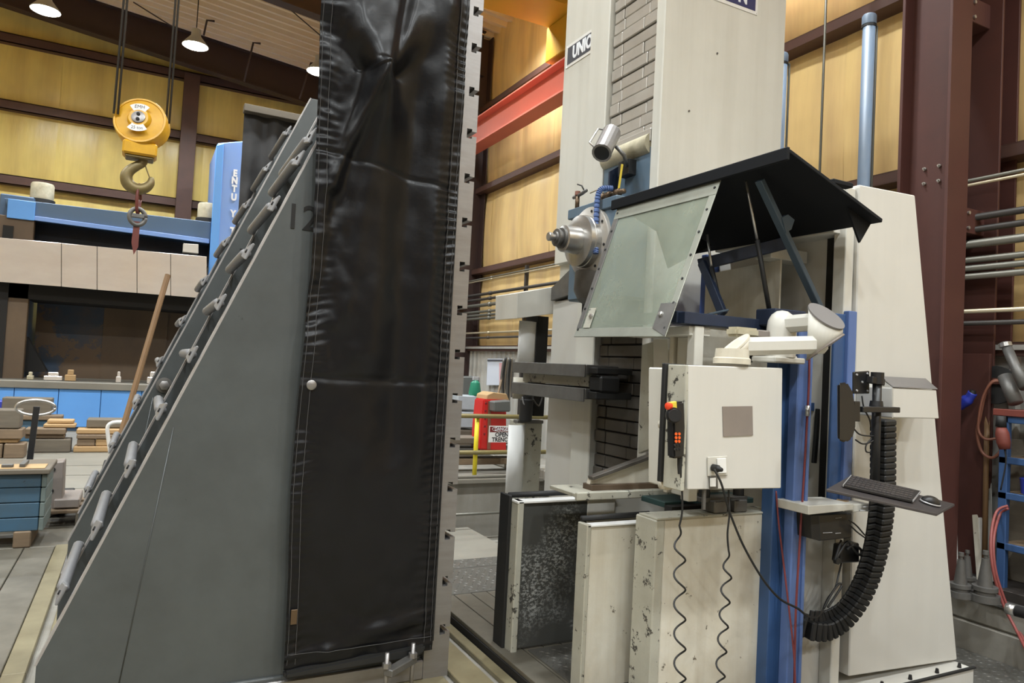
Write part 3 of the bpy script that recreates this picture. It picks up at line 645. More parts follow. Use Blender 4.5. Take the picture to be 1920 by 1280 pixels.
# bottom hem pulled over a dark pad and the clamp that bears on it
tag(prism('rubber_pad', [(0.70, 3.50, 0.13), (1.36, 3.50, 0.145), (1.40, 3.50, 0.17), (1.40, 3.50, 0.205), (0.70, 3.50, 0.165)], (0, 0.055, 0), 'rubber', None, 0.01, 2), 'black rubber pad under the bottom hem of the curtain', 'pad')
cl = thing('strap_clamp', 'steel strap clamp with two studs at the foot of the plate', 'clamp', (1.203, 3.350, 0.116))
A = V((1.156, 3.360, 0.152)); B = V((1.336, 3.500, 0.145))
bar('strap', A, B, 0.05, 0.035, 'dull_steel', cl, (0, 0, 1), 0.004)
for q, s in ((A+V((0.0, 0.02, 0)), 1), (B-V((0.015, 0.03, 0)), 1)):
    tube('stud', [(q.x, q.y, -0.02), (q.x, q.y, q.z+0.09)], 0.011, 'ground_steel', cl, 8); lathe('nut', (q.x, q.y, q.z+0.018), (0, 0, 1), [(0, 0.022), (0.024, 0.022)], 'ground_steel', cl, 6, False)
# rear curtain with its wooden batten
rc = thing('vinyl_curtain', 'dark curtain with wooden batten hanging behind the rear angle plate', 'curtain', (0.95, 6.86, 0.3))
bm = bmesh.new(); g = []
q0 = V((0.706, 6.860, 3.821)); q1 = V((1.573, 6.860, 4.030))
for i in range(41):
    z = 0.35+(q0.z-0.35)*i/40
    g.append([bm.verts.new((q0.x+0.02*(1-i/40)+(1.45-q0.x)*k/24, 6.86-0.03*noise.noise((k*0.35, i*0.28, 5))-0.02*math.sin(k*0.9), z)) for k in range(25)])
for a, b in zip(g, g[1:]):
    for k in range(24): bm.faces.new((a[k], a[k+1], b[k+1], b[k]))
link('cloth', mesh_of(bm), 'vinyl_far', rc, True)
box('batten', q0.x-0.01, 1.45, 6.775, 6.88, q0.z-0.01, q0.z+0.055, 'wood_grey', rc, 0.004)

# =================================================================== boring mill column
mc = thing('mill_column', 'tall ivory boring mill column with two navy maker plates', 'machine column', (3.9, 4.9, 0))
box('body', 3.42, 4.55, 4.20, 5.74, 0.0, 5.25, 'col_white', mc, 0.012, 2)
box('guide_strip', 3.30, 3.44, 4.93, 5.21, 0.0, 5.25, 'col_white', mc, 0.008)
box('guide_strip', 3.30, 3.44, 4.20, 4.30, 0.0, 5.25, 'col_white', mc, 0.008)
box('slide_recess', 3.415, 3.43, 4.31, 4.92, 0.06, 5.25, 'slot', mc, 0)
box('side_cover', 3.36, 3.44, 5.21, 5.74, 2.62, 5.25, 'col_white', mc, 0.006)
box('side_cover', 3.37, 3.44, 5.21, 5.74, 0.5, 2.28, 'white_clean', mc, 0.006)
prism('chip_pocket', [(3.33, 5.24, 2.33), (3.33, 5.72, 2.28), (3.33, 5.72, 2.40), (3.33, 5.24, 2.62)], (0.1, 0, 0), 'dull_steel', mc, 0.003)
# little dents and screws on the near face
for p in [(3.566, 4.197, 3.649), (3.820, 4.197, 4.154)]: lathe('screw', p, (0, -1, 0), [(0, 0.008), (0.004, 0.008), (0.004, 0)], 'dull_steel', mc, 8)
# maker plates
def maker_plate(c, right, nrm, wdt, hgt, field, sx=1.0):
    c = V(c); r = V(right); n = V(nrm); u = V((0, 0, 1))
    q = [c-r*wdt/2-u*hgt/2, c+r*wdt/2-u*hgt/2, c+r*wdt/2+u*hgt/2, c-r*wdt/2+u*hgt/2]
    pl = prism('maker_plate', q, n*0.006, 'sign_white', mc, 0.002)
    k = 0.028
    prism('plate_field', [c+n*0.006-r*(wdt/2-k)-u*(hgt/2-k), c+n*0.006+r*(wdt/2-k)-u*(hgt/2-k), c+n*0.006+r*(wdt/2-k)+u*(hgt/2-k), c+n*0.006-r*(wdt/2-k)+u*(hgt/2-k)], n*0.002, field, pl)
    text('plate_lettering', 'UNION', hgt*0.74, c+n*0.009, r, u, 'letter_white', pl, 0.001, 'CENTER', sx*0.80, 0.007)
    for a in (-1, 1):
        for b in (-1, 1): lathe('rivet', c+n*0.006+r*a*(wdt/2-0.012)+u*b*(hgt/2-0.012), n, [(0, 0.004), (0.002, 0.003), (0.002, 0)], 'chrome', pl, 6)
pA = V((3.360, 5.707, 4.566)); pB = V((3.360, 5.328, 4.543))
maker_plate((3.36, pA.y-0.335, (pA.z+pB.z)/2-0.005), (0, -1, 0), (-1, 0, 0), 0.66, 0.215, 'sign_grey', 1.0)
pR = V((4.221, 4.200, 4.638))
maker_plate((pR.x-0.33, 4.20, pR.z+0.03), (1, 0, 0), (0, -1, 0), 0.66, 0.215, 'sign_navy', 1.0)
# telescopic way covers in the guide recess: rows of steel plates
def way_cover(label, z0, z1, mat, dx=0.0):
    t = thing('way_cover', label, 'way cover', (3.34, 4.6, z0))
    box('backing', 3.375, 3.414, 4.305, 4.925, z0, z1, 'slot', t, 0)
    z = z0; i = 0; h = 0.098
    while z < z1-0.02:
        js = [4.31, 4.44, 4.765, 4.92] if i % 2 == 0 else [4.31, 4.50, 4.79, 4.92]
        if i % 5 == 3: js = [4.31, 4.79, 4.92]
        for a, b in zip(js, js[1:]): box('cover_plate', 3.335+0.006*random.random()+0.02*((i % 3)/3), 3.38, a+0.004, b-0.004, z+0.004, min(z+h, z1)-0.004, mat, t, 0.006)
        z += h; i += 1
    return t
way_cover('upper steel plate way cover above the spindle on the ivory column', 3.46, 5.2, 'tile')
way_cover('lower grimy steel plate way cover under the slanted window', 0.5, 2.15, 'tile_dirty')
# =================================================================== headstock, spindle
hs = thing('headstock', 'dusty blue headstock with turned spindle nose', 'headstock', (3.2, 4.6, 2.2))
lathe('apron_roller', (3.345, 4.32, 3.39), (0, 1, 0), [(0, 0.085), (0.6, 0.085)], 'roller', hs, 20)
box('apron_plate', 3.30, 3.36, 4.31, 4.92, 3.40, 3.50, 'tile', hs, 0.004)
box('back_plate', 3.31, 3.37, 4.31, 4.92, 2.7, 3.36, 'head_blue', hs, 0.004)
prism('angle_guard', [(3.31, 4.70, 2.95), (3.31, 4.70, 3.30), (3.22, 4.70, 3.24), (3.22, 4.70, 2.95)], (0, 0.02, 0), 'navy', hs)
box('body', 3.02, 3.34, 4.30, 4.93, 2.2, 2.92, 'head_blue', hs, 0.015)
box('top_plate', 3.0, 3.34, 4.28, 4.95, 2.86, 2.94, 'head_blue', hs, 0.006)
SPZ, SPY = 2.635, 4.62
lathe('flange', (3.03, SPY, SPZ), (-1, 0, 0), [(0, 0.27), (0.04, 0.27), (0.045, 0.262)], 'tile', hs, 40)
lathe('spindle_ring', (2.99, SPY, SPZ), (-1, 0, 0), [(0, 0.20), (0.05, 0.20), (0.055, 0.195), (0.09, 0.195), (0.095, 0.17), (0.10, 0.13), (0.1, 0.0)], 'chrome', hs, 40)
lathe('spindle_sleeve', (2.89, SPY, SPZ), (-1, 0, 0), [(0, 0.105), (0.12, 0.10), (0.125, 0.09), (0.125, 0)], 'chrome', hs, 32)
lathe('tool_holder', (2.766, SPY, SPZ), (-1, 0, 0), [(0, 0.078), (0.02, 0.078), (0.02, 0.055), (0.04, 0.055), (0.04, 0.066), (0.058, 0.066), (0.058, 0.045), (0.07, 0.04), (0.07, 0)], 'dull_steel', hs, 28)
lathe('pull_stud', (2.70, SPY, SPZ), (-1, 0, 0), [(0, 0.022), (0.03, 0.022), (0.03, 0.032), (0.055, 0.034), (0.06, 0.028), (0.06, 0)], 'chrome', hs, 20)
for k in range(8):
    a = 2*PI*k/8+0.2; lathe('flange_bolt', (2.985, SPY+0.235*math.cos(a), SPZ+0.235*math.sin(a)), (-1, 0, 0), [(0, 0.011), (0.006, 0.011), (0.006, 0.0)], 'slot', hs, 8)
lathe('lower_housing', (3.12, SPY, 2.36), (-0.3, 0, -1), [(0, 0.20), (0.14, 0.17), (0.2, 0.12)], 'tile_dirty', hs, 24)
box('saddle', 3.14, 3.32, 4.36, 4.9, 1.95, 2.25, 'navy', hs, 0.01)
# coolant valves on top
vv = thing('coolant_valve', 'brass coolant valves with yellow lever on top of the headstock', 'valve', (3.1, 4.5, 2.94))
tube('manifold', [(3.10, 4.66, 2.99), (3.10, 4.42, 3.0), (3.10, 4.33, 2.99)], 0.02, 'valve_brass', vv, 8)
for y in (4.62, 4.52, 4.42): tube('valve_body', [(3.10, y-0.03, 2.995), (3.10, y+0.03, 2.995)], 0.03, 'valve_brass', vv, 8); tube('stub', [(3.10, y, 2.94), (3.10, y, 3.0)], 0.014, 'dull_steel', vv, 8)
bar('lever', (3.10, 4.40, 3.02), (3.10, 4.37, 3.20), 0.018, 0.01, 'yel_btn', vv); tube('lever', [(3.10, 4.60, 3.03), (3.08, 4.66, 3.06), (3.07, 4.74, 3.05)], 0.006, 'pipe_brass', vv, 6)
v2 = thing('air_tap', 'small orange capped air tap on the headstock corner', 'tap', (3.03, 4.86, 2.94))
tube('stem', [(3.03, 4.86, 2.93), (3.03, 4.86, 3.05)], 0.018, 'valve_brass', v2, 8); lathe('cap', (3.03, 4.86, 3.05), (0, 0, 1), [(0, 0.024), (0.03, 0.022), (0.03, 0)], 'orange_hose', v2, 10)
tube('nozzle', [(3.03, 4.92, 3.04), (3.03, 4.80, 3.05), (3.02, 4.72, 3.06)], 0.014, 'dull_steel', v2, 8); tube('handle', [(3.03, 4.76, 3.06), (3.02, 4.79, 3.11), (3.01, 4.84, 3.13)], 0.006, 'rubber', v2, 6)
lc = thing('coolant_hose', 'blue segmented coolant hose curving down beside the spindle', 'hose', (3.0, 4.45, 2.6))
pts = spline([(3.08, 4.45, 3.03), (3.0, 4.47, 3.02), (2.97, 4.48, 2.96), (2.965, 4.48, 2.8), (2.96, 4.46, 2.62), (2.95, 4.44, 2.52)], 5)
for a, b in zip(pts[::1], pts[1:]):
    d = (b-a); lathe('hose_segment', a, d, [(0, 0.014), (d.length*0.3, 0.022), (d.length*0.8, 0.022), (d.length, 0.015)], 'blue_light', lc, 10)
# work lamp
wl = thing('work_lamp', 'ribbed chrome work lamp with handle above the headstock', 'lamp', (3.085, 4.550, 3.428))
c0 = V((3.116, 4.550, 3.492)); c1 = V((2.946, 4.420, 3.267)); dd = (c1-c0)
L_ = dd.length; prof = [(0, 0.0), (0.0, 0.055)]
for k in range(9): prof += [(L_*(k+0.2)/9, 0.072), (L_*(k+0.7)/9, 0.072), (L_*(k+0.95)/9, 0.072)]
prof += [(L_*0.98, 0.076), (L_, 0.076), (L_, 0.055)]
lathe('housing', c0, dd, prof, 'ground_steel', wl, 16, False)
lathe('glass', c0+dd.normalized()*(L_+0.001), dd, [(0, 0.058), (0.004, 0.05), (0.004, 0.0)], 'rubber', wl, 24)
u_, v_ = frame_of(dd); side = V((-1, 0.2, 0)); side = (side-dd.normalized()*side.dot(dd.normalized())).normalized()
tube('handle', [c0+side*0.07+dd*0.05, c0+side*0.105+dd*0.1, c0+side*0.115+dd*0.8, c0+side*0.07+dd*0.9], 0.008, 'chrome', wl, 8)
tube('arm', [c0+dd*0.5-side*0.08, c0+dd*0.7-side*0.16, (3.28, 4.55, c1.z-0.03)], 0.016, 'dull_steel', wl, 8); box('mount', 3.24, 3.32, 4.48, 4.62, c1.z-0.09, c1.z+0.03, 'rubber', wl)
# left hand guards and the chip pan of the slideway
gb = tag(prism('guard_box', [(3.002, 5.760, 2.324), (3.389, 5.760, 2.420), (3.398, 5.760, 2.167), (3.010, 5.760, 2.092)], (0.0, 0.45, 0), 'white', None, 0.004), 'ivory sheet metal box on the far edge of the column', 'guard')
def curved_guard(label, xc, y0, z0, z1, r, mat):
    bm = bmesh.new(); rows_ = []
    for z in (z0, z1):
        rows_.append([bm.verts.new((xc-r*0.55*math.sin(a), y0+0.22-0.26*(1-math.cos(a))*0.0-r*math.cos(a)*1.0, z)) for a in [PI*k/14 for k in range(15)]])
    for k in range(14): bm.faces.new((rows_[0][k], rows_[0][k+1], rows_[1][k+1], rows_[1][k]))
    bmesh.ops.recalc_face_normals(bm, faces=bm.faces); bmesh.ops.solidify(bm, geom=bm.faces, thickness=0.006)
    return tag(link('curved_guard', mesh_of(bm), mat, None, True), label, 'guard')
def strip_guard(label, x0, x1, yc, z0, z1, mat):
    """gently bowed white sheet facing the camera"""
    bm = bmesh.new(); rows_ = []
    for z in (z0, z1): rows_.append([bm.verts.new((x0+(x1-x0)*k/10, yc-0.05*math.sin(PI*(0.15+0.85*k/10)), z)) for k in range(11)])
    for k in range(10): bm.faces.new((rows_[0][k], rows_[0][k+1], rows_[1][k+1], rows_[1][k]))
    bmesh.ops.recalc_face_normals(bm, faces=bm.faces); bmesh.ops.solidify(bm, geom=bm.faces, thickness=0.008)
    return tag(link('curved_guard', mesh_of(bm), mat, None, True), label, 'guard')
strip_guard('bright white curved guard sheet above the grey rails', 3.14, 3.33, 5.98, 1.62, 2.09, 'bright_white')
strip_guard('long bright white curved guard sheet below the rails', 3.085, 3.27, 5.98, 0.33, 1.115, 'bright_white')
strip_guard('small cream guard sheet directly under the rails', 3.12, 3.28, 6.0, 1.36, 1.56, 'white_worn')
tag(box('guard_post', 3.27, 3.46, 5.98, 6.3, 0.06, 1.14, 'white_chipped', None, 0.006), 'worn grey post beside the long white guard', 'post')
tag(box('dark_duct', 3.34, 3.46, 5.96, 6.2, 1.2, 2.15, 'slot', None, 0.004), 'black shaft opening beside the upper white guard', 'duct')
dv = thing('drive_unit', 'black cylindrical drive unit between the two white guards', 'motor', (3.26, 5.96, 1.18)); lathe('barrel', (3.26, 5.96, 1.15), (0, 0, 1), [(0, 0.05), (0.01, 0.062), (0.2, 0.062), (0.21, 0.05), (0.24, 0.05), (0.24, 0)], 'rubber', dv, 18); tube('lead', spline([(3.32, 5.94, 1.36), (3.38, 5.93, 1.30), (3.42, 5.94, 1.38)], 6), 0.008, 'dull_steel', dv, 6); tube('lead', spline([(3.2, 5.93, 1.38), (3.22, 5.92, 1.31), (3.28, 5.91, 1.30)], 6), 0.007, 'silver', dv, 6); box('bracket', 3.18, 3.46, 5.96, 6.05, 1.13, 1.16, 'dull_steel', dv, 0.004)
for z0, z1, lab in ((1.625, 1.70, 'upper dark grey guide rail across the column'), (1.44, 1.52, 'lower dark grey guide rail with chips on it')):
    t = thing('guide_rail', lab, 'rail', (3.0, 5.1, z0))
    box('rail_bar', 2.98, 3.28, 4.54, 5.71, z0, z1, 'dull_steel', t, 0.006); box('rail_lip', 2.965, 2.98, 4.54, 5.71, z0-0.02, z1, 'dull_steel', t, 0.003); box('rail_end', 3.0, 3.32, 4.42, 4.54, z0+0.01, z1-0.02, 'rubber', t, 0.004)
tag(box('rail_spacer', 3.06, 3.30, 4.62, 5.68, 1.53, 1.62, 'white_chipped', None, 0.003), 'grimy spacer plate between the two guide rails', 'plate')
tag(box('switch_block', 3.02, 3.2, 4.40, 4.56, 1.50, 1.62, 'rubber', None, 0.015), 'black switch block at the end of the guide rails', 'switch')

# =================================================================== operator cabin
cb = thing('slanted_window', 'slanted oily polycarbonate window in a steel frame beside the spindle', 'window', (2.4, 3.2, 1.84))
BL, BR, TR, TL = V((2.30, 3.64, 1.845)), V((2.30, 2.80, 1.835)), V((2.74, 2.93, 2.715)), V((2.74, 3.88, 2.725))
nn = (BR-BL).cross(TL-BL).normalized()
if nn.x > 0: nn = -nn
def lerp4(u, v): return (BL*(1-u)+BR*u)*(1-v)+(TL*(1-u)+TR*u)*v
prism('pane', [lerp4(0.03, 0.04), lerp4(0.97, 0.04), lerp4(0.97, 0.97), lerp4(0.03, 0.97)], nn*0.006, 'poly', cb)
def frame_strip(u0, v0, u1, v1, mat='frame_grey'):
    return prism('frame_bar', [lerp4(u0, v0)+nn*0.006, lerp4(u1, v0)+nn*0.006, lerp4(u1, v1)+nn*0.006, lerp4(u0, v1)+nn*0.006], nn*0.006, mat, cb, 0.002)
frame_strip(0, 0, 1, 0.06); frame_strip(0, 0.90, 1, 1); frame_strip(0, 0.06, 0.055, 0.90, 'dull_steel'); frame_strip(0.945, 0.06, 1, 0.90)
for u in (0.028, 0.972):
    for k in range(7): lathe('frame_screw', lerp4(u, 0.05+k*0.15)+nn*0.012, nn, [(0, 0.008), (0.005, 0.007), (0.005, 0)], 'rubber', cb, 8)
prism('corner_patch', [lerp4(0.86, 0.05)+nn*0.013, lerp4(1, 0.0)+nn*0.013, lerp4(1, 0.2)+nn*0.013, lerp4(0.86, 0.2)+nn*0.013], nn*0.003, 'dull_steel', cb)
lathe('knob', lerp4(0.9, 0.13)+nn*0.016, nn, [(0, 0.016), (0.012, 0.014), (0.018, 0)], 'chrome', cb, 12)
prism('latch_plate', [lerp4(0.09, 0.06)+nn*0.013, lerp4(0.17, 0.06)+nn*0.013, lerp4(0.17, 0.2)+nn*0.013, lerp4(0.09, 0.2)+nn*0.013], nn*0.003, 'white_chipped', cb)
lathe('knob', lerp4(0.15, 0.14)+nn*0.016, nn, [(0, 0.016), (0.012, 0.014), (0.018, 0)], 'chrome', cb, 12)
# hood roof
hd = thing('hood_roof', 'flat black hood roof tilted over the operator stand', 'hood', (3.0, 3.2, 2.5))
lowz = 2.51; q = [V((2.72, 2.46, 2.752)), V((2.72, 3.92, 2.762)), V((3.42, 3.92, lowz)), V((3.42, 2.46, lowz))]
prism('roof_sheet', q, (0.004, 0, 0.02), 'hood', hd, 0.003)
prism('front_lip', [(2.705, 2.46, 2.715), (2.705, 3.92, 2.72), (2.705, 3.92, 2.785), (2.705, 2.46, 2.78)], (0.02, 0, 0), 'hood', hd, 0.004)
prism('gusset', [(3.22, 2.52, 2.575), (3.41, 2.52, 2.51), (3.33, 2.52, 2.40)], (0, 0.012, 0), 'hood', hd)
prism('inner_gusset', [(2.78, 3.6, 2.70), (3.30, 3.6, 2.52), (2.95, 3.6, 2.33)], (0, 0.012, 0), 'hood', hd)
box('top_flap', 3.05, 3.2, 2.47, 2.52, 2.66, 2.685, 'hood', hd)
# hood frame, struts and gas springs
hf = thing('hood_frame', 'navy steel frame carrying the black hood roof', 'frame', (2.8, 2.9, 1.93))
bar('sill', (2.42, 2.86, 1.945), (3.16, 2.86, 1.945), 0.10, 0.06, 'navy', hf); bar('sill', (2.44, 3.5, 1.95), (2.44, 2.86, 1.95), 0.06, 0.06, 'navy', hf)
bar('rail', (2.929, 3.300, 2.316), (3.253, 2.900, 2.448), 0.03, 0.07, 'navy', hf); bar('main_strut', (2.777, 2.700, 2.677), (3.279, 2.720, 2.061), 0.03, 0.045, 'strut', hf, (0, 1, 0)); prism('strut_lug', [(2.926, 2.680, 2.501), (2.971, 2.680, 2.524), (3.020, 2.680, 2.503), (2.999, 2.680, 2.449), (2.961, 2.680, 2.427)], (0, 0.03, 0), 'strut', hf)
bar('main_strut', (2.908, 3.250, 2.324), (2.853, 3.000, 2.001), 0.03, 0.05, 'navy', hf, (0, 1, 0)); bar('plate_arm', (2.643, 2.900, 1.980), (2.741, 2.860, 2.009), 0.07, 0.012, 'strut', hf)
for nm, a, b, c in (('gas_spring', (2.834, 2.850, 2.712), (2.933, 2.850, 2.407), (3.061, 2.850, 1.973)), ('gas_spring', (2.894, 3.200, 2.480), (2.891, 3.150, 2.287), (2.931, 3.100, 2.041))):
    t = thing(nm, 'thin chrome gas spring under the hood roof' if abs(c[1]-2.85) < 0.02 else 'dark gas spring near the slanted window edge', 'gas spring', c); tube('rod', [a, b], 0.007, 'chrome', t, 8); tube('cylinder', [b, c], 0.013, 'rubber', t, 8)
# cabin walls below the window
cw = thing('cabin_wall', 'worn ivory cabin wall panels under the slanted window', 'cabin wall', (2.62, 3.2, 1.05))
prism('wall_panel', [(2.640, 3.439, 1.824), (2.640, 3.335, 1.842), (2.640, 3.283, 1.237), (2.640, 3.427, 1.182)], (0.03, 0, 0), 'white_chipped', cw, 0.004); prism('wall_panel', [(2.620, 3.312, 1.859), (2.620, 3.179, 1.857), (2.620, 3.137, 1.235), (2.620, 3.258, 1.241)], (0.03, 0, 0), 'white', cw, 0.004)
box('front_post', 2.50, 2.56, 2.82, 2.88, 1.02, 1.91, 'white', cw, 0.004); box('top_rail', 2.48, 2.62, 2.84, 3.4, 1.86, 1.91, 'white', cw, 0.004); box('corner_post', 2.58, 2.66, 2.95, 3.05, 1.02, 1.86, 'white', cw, 0.004)
box('inner_panel', 2.56, 3.12, 3.06, 3.09, 1.02, 1.92, 'white_worn', cw, 0.003)
for p in [(2.686, 3.055, 1.763), (3.098, 3.055, 1.770)]: lathe('clip', p, (0, -1, 0), [(0, 0.025), (0.03, 0.025), (0.03, 0.012), (0.05, 0.012)], 'rubber', cw, 8)
prism('gusset_panel', [(2.219, 3.300, 1.034), (2.231, 3.300, 1.069), (2.737, 3.300, 1.210), (2.759, 3.300, 1.025)], (0, 0.03, 0), 'white_worn', cw, 0.004); bar('gusset_edge', (2.221, 3.290, 1.071), (2.732, 3.290, 1.218), 0.05, 0.02, 'tile_dirty', cw)
box('gusset_foot', 2.22, 2.78, 3.27, 3.36, 1.0, 1.035, 'brown_panel', cw, 0.002)
tr = thing('platform_tray', 'chipped ivory platform tray in front of the cabin', 'tray', (2.6, 3.1, 0.98)); box('tray_plate', 2.08, 3.14, 3.22, 3.48, 0.985, 1.005, 'white_chipped', tr, 0.003); box('tray_edge', 2.08, 3.14, 3.195, 3.22, 0.97, 1.012, 'white_chipped', tr, 0.004); box('tray_underside', 2.5, 3.14, 3.0, 3.2, 0.955, 0.984, 'green_paint', tr, 0.003)
pen = thing('marker_pen', 'blue and black marker lying on the platform tray', 'pen', (2.631, 3.383, 1.012)); a = V((2.502, 3.303, 1.020)); b = V((2.788, 3.365, 1.020)); tube('barrel', [a, a+(b-a)*0.3], 0.008, 'royal', pen); tube('tip', [a+(b-a)*0.3, b], 0.006, 'rubber', pen)
# =================================================================== guards round the platform
dg_ = thing('sliding_guard', 'dark grey sliding guard with scraped white paint', 'guard', (2.2, 3.62, 0.06))
box('panel', 1.985, 2.42, 3.60, 3.64, 0.07, 0.885, 'dark_door', dg_, 0.004); box('panel_end', 2.42, 2.62, 3.60, 3.64, 0.07, 0.885, 'white_clean', dg_, 0.004); box('panel_extension', 2.625, 3.12, 3.62, 3.66, 0.07, 0.90, 'white_clean', dg_, 0.004)
box('end_post', 1.945, 1.985, 3.585, 3.75, 0.04, 0.90, 'white_chipped', dg_, 0.006); box('end_seal', 1.925, 1.945, 3.66, 3.78, 0.04, 0.92, 'rubber', dg_, 0.004); box('top_cap', 1.94, 2.62, 3.585, 3.66, 0.885, 0.90, 'bright_white', dg_, 0.003); tube('top_seal', [(1.94, 3.70, 0.915), (2.62, 3.66, 0.925)], 0.016, 'rubber', dg_)
g1 = thing('platform_guard', 'short yellowed ivory guard panel in the foreground', 'guard', (2.27, 3.05, 0.05)); box('panel', 2.06, 2.475, 3.03, 3.07, 0.0, 0.872, 'white_worn', g1, 0.006); box('end_cap', 2.035, 2.06, 3.02, 3.11, 0.0, 0.885, 'white_chipped', g1, 0.004); box('top_cap', 2.04, 2.475, 3.02, 3.08, 0.872, 0.882, 'bright_white', g1, 0.002); tube('top_seal', [(2.05, 3.10, 0.90), (2.48, 3.10, 0.905)], 0.015, 'rubber', g1)
g2 = thing('platform_guard', 'wide ivory guard panel with the coiled cords hanging before it', 'guard', (2.7, 2.8, 0)); box('panel', 2.33, 3.075, 2.79, 2.83, 0.0, 0.945, 'white_worn', g2, 0.006); box('end_cap', 2.275, 2.33, 2.785, 2.95, 0.0, 0.945, 'white_chipped', g2, 0.006); box('top_cap', 2.28, 3.08, 2.785, 2.93, 0.945, 0.955, 'white_chipped', g2, 0.002)
box('side_return', 3.06, 3.08, 2.83, 2.95, 0.0, 0.945, 'white', g2, 0.004)
for x in (2.66, 2.80): box('latch_block', x, x+0.09, 2.80, 2.90, 0.955, 1.02, 'dull_steel', g2, 0.006)
box('latch_bridge', 2.62, 2.93, 2.84, 2.92, 1.005, 1.03, 'dull_steel', g2, 0.004); box('latch_shade_block', 2.5, 3.0, 2.94, 3.0, 0.80, 0.97, 'slot', g2, 0.0)  # black box behind the latch stands in for its shadow
for x in (2.66, 2.90): lathe('latch_knob', (x, 2.88, 1.02), (0, 0, 1), [(0, 0.03), (0.05, 0.03), (0.06, 0.02), (0.06, 0)], 'rubber', g2, 12)
# =================================================================== control box on its arm
kb = thing('control_box', 'ivory control box with taupe plate and socket', 'control box', (2.45, 2.5, 1.15))
CX0, CX1, CY, CZ0, CZ1 = 2.145, 2.715, 2.45, 1.145, 1.71
prism('case', [(2.168, 2.450, 1.155), (2.740, 2.450, 1.144), (2.720, 2.450, 1.713), (2.138, 2.450, 1.700)], (0, 0.11, 0), 'white_clean', kb, 0.004)
box('side_plate', 2.130, 2.150, 2.452, 2.575, 1.15, 1.70, 'white_chipped', kb, 0.003); box('rear_gasket', 2.115, 2.70, 2.575, 2.60, 1.17, 1.705, 'rubber', kb, 0.003); prism('rear_box', [(2.193, 2.600, 1.135), (2.870, 2.600, 1.123), (2.850, 2.600, 1.702), (2.163, 2.600, 1.684)], (0, 0.16, 0), 'white', kb, 0.006)
prism('info_plate', [(2.346, 2.449, 1.523), (2.529, 2.449, 1.529), (2.540, 2.449, 1.394), (2.359, 2.449, 1.388)], (0, -0.003, 0), 'taupe', kb)
sk = prism('socket_plate', [(2.267, 2.449, 1.298), (2.383, 2.449, 1.302), (2.391, 2.449, 1.215), (2.274, 2.449, 1.213)], (0, -0.008, 0), 'white', kb, 0.002); prism('socket_cover', [(2.316, 2.441, 1.292), (2.370, 2.441, 1.293), (2.377, 2.441, 1.226), (2.323, 2.441, 1.225)], (0, -0.006, 0), 'bright_white', sk, 0.002)
sw = prism('rocker_switch', [(2.281, 2.449, 1.215), (2.328, 2.449, 1.217), (2.334, 2.449, 1.157), (2.287, 2.449, 1.156)], (0, -0.01, 0), 'dull_steel', kb, 0.002); prism('rocker', [(2.280, 2.438, 1.205), (2.312, 2.438, 1.207), (2.314, 2.438, 1.167), (2.282, 2.438, 1.168)], (0, -0.005, 0), 'bright_white', sw, 0.001)
box('bottom_hook', 2.27, 2.285, 2.46, 2.475, 1.06, 1.15, 'dull_steel', kb, 0.002)
hb = thing('grab_handle', 'worn cream vertical grab pipe left of the control box', 'handle', (2.175, 2.600, 1.136)); a = V((2.159, 2.600, 1.425)); b = V((2.174, 2.600, 1.153)); tube('pipe', [a, b], 0.016, 'white_worn', hb, 12)
for p in (a, b): tube('elbow', [p+V((-0.035, 0, 0)), p+V((0.05, 0, 0))], 0.021, 'white_worn', hb, 12); lathe('collar', p+V((0, 0, -0.02)), (0, 0, 1), [(0, 0.024), (0.04, 0.024)], 'white_worn', hb, 12)
# pendant with buttons
pd = thing('hand_pendant', 'black hand pendant with red stop button hung beside the control box', 'pendant', (2.097, 2.440, 1.315))
prism('body', [(2.047, 2.430, 1.534), (2.111, 2.430, 1.542), (2.124, 2.430, 1.431), (2.125, 2.430, 1.298), (2.066, 2.430, 1.294), (2.056, 2.430, 1.431)], (0, 0.05, 0), 'black', pd, 0.008, 2)
prism('stop_base', [(2.031, 2.425, 1.536), (2.063, 2.425, 1.541), (2.068, 2.425, 1.505), (2.036, 2.425, 1.502)], (0, 0.02, 0), 'yel_btn', pd, 0.002); c = V((2.047, 2.440, 1.519)); lathe('stop_button', c, (-1, -0.25, 0), [(0, 0.009), (0.012, 0.009), (0.012, 0.017), (0.026, 0.016), (0.03, 0.008), (0.03, 0)], 'red_btn', pd, 16)
lathe('dial', (2.050, 2.430, 1.481), (-0.5, -1, 0), [(0, 0.034), (0.012, 0.034), (0.012, 0.028), (0.03, 0.026), (0.03, 0.0)], 'black', pd, 24)
for p in [(2.069, 2.430, 1.401), (2.087, 2.430, 1.401), (2.070, 2.430, 1.385), (2.088, 2.430, 1.385), (2.071, 2.430, 1.369), (2.088, 2.430, 1.369)]: 
    lathe('key', p, (0, -1, 0), [(0, 0.0065), (0.004, 0.0065), (0.004, 0)], 'orange_btn', pd, 8)
for p in [(2.066, 2.430, 1.353), (2.081, 2.430, 1.353), (2.095, 2.430, 1.353), (2.067, 2.430, 1.335), (2.082, 2.430, 1.335), (2.096, 2.430, 1.335)]: lathe('key', p, (0, -1, 0), [(0, 0.0055), (0.003, 0.0055), (0.003, 0)], 'silver' if p[2] > 1.36 else 'rubber', pd, 8)
lathe('strain_relief', (2.120, 2.455, 1.294), (0, 0, -1), [(0, 0.012), (0.03, 0.011), (0.07, 0.007)], 'rubber', pd, 10)
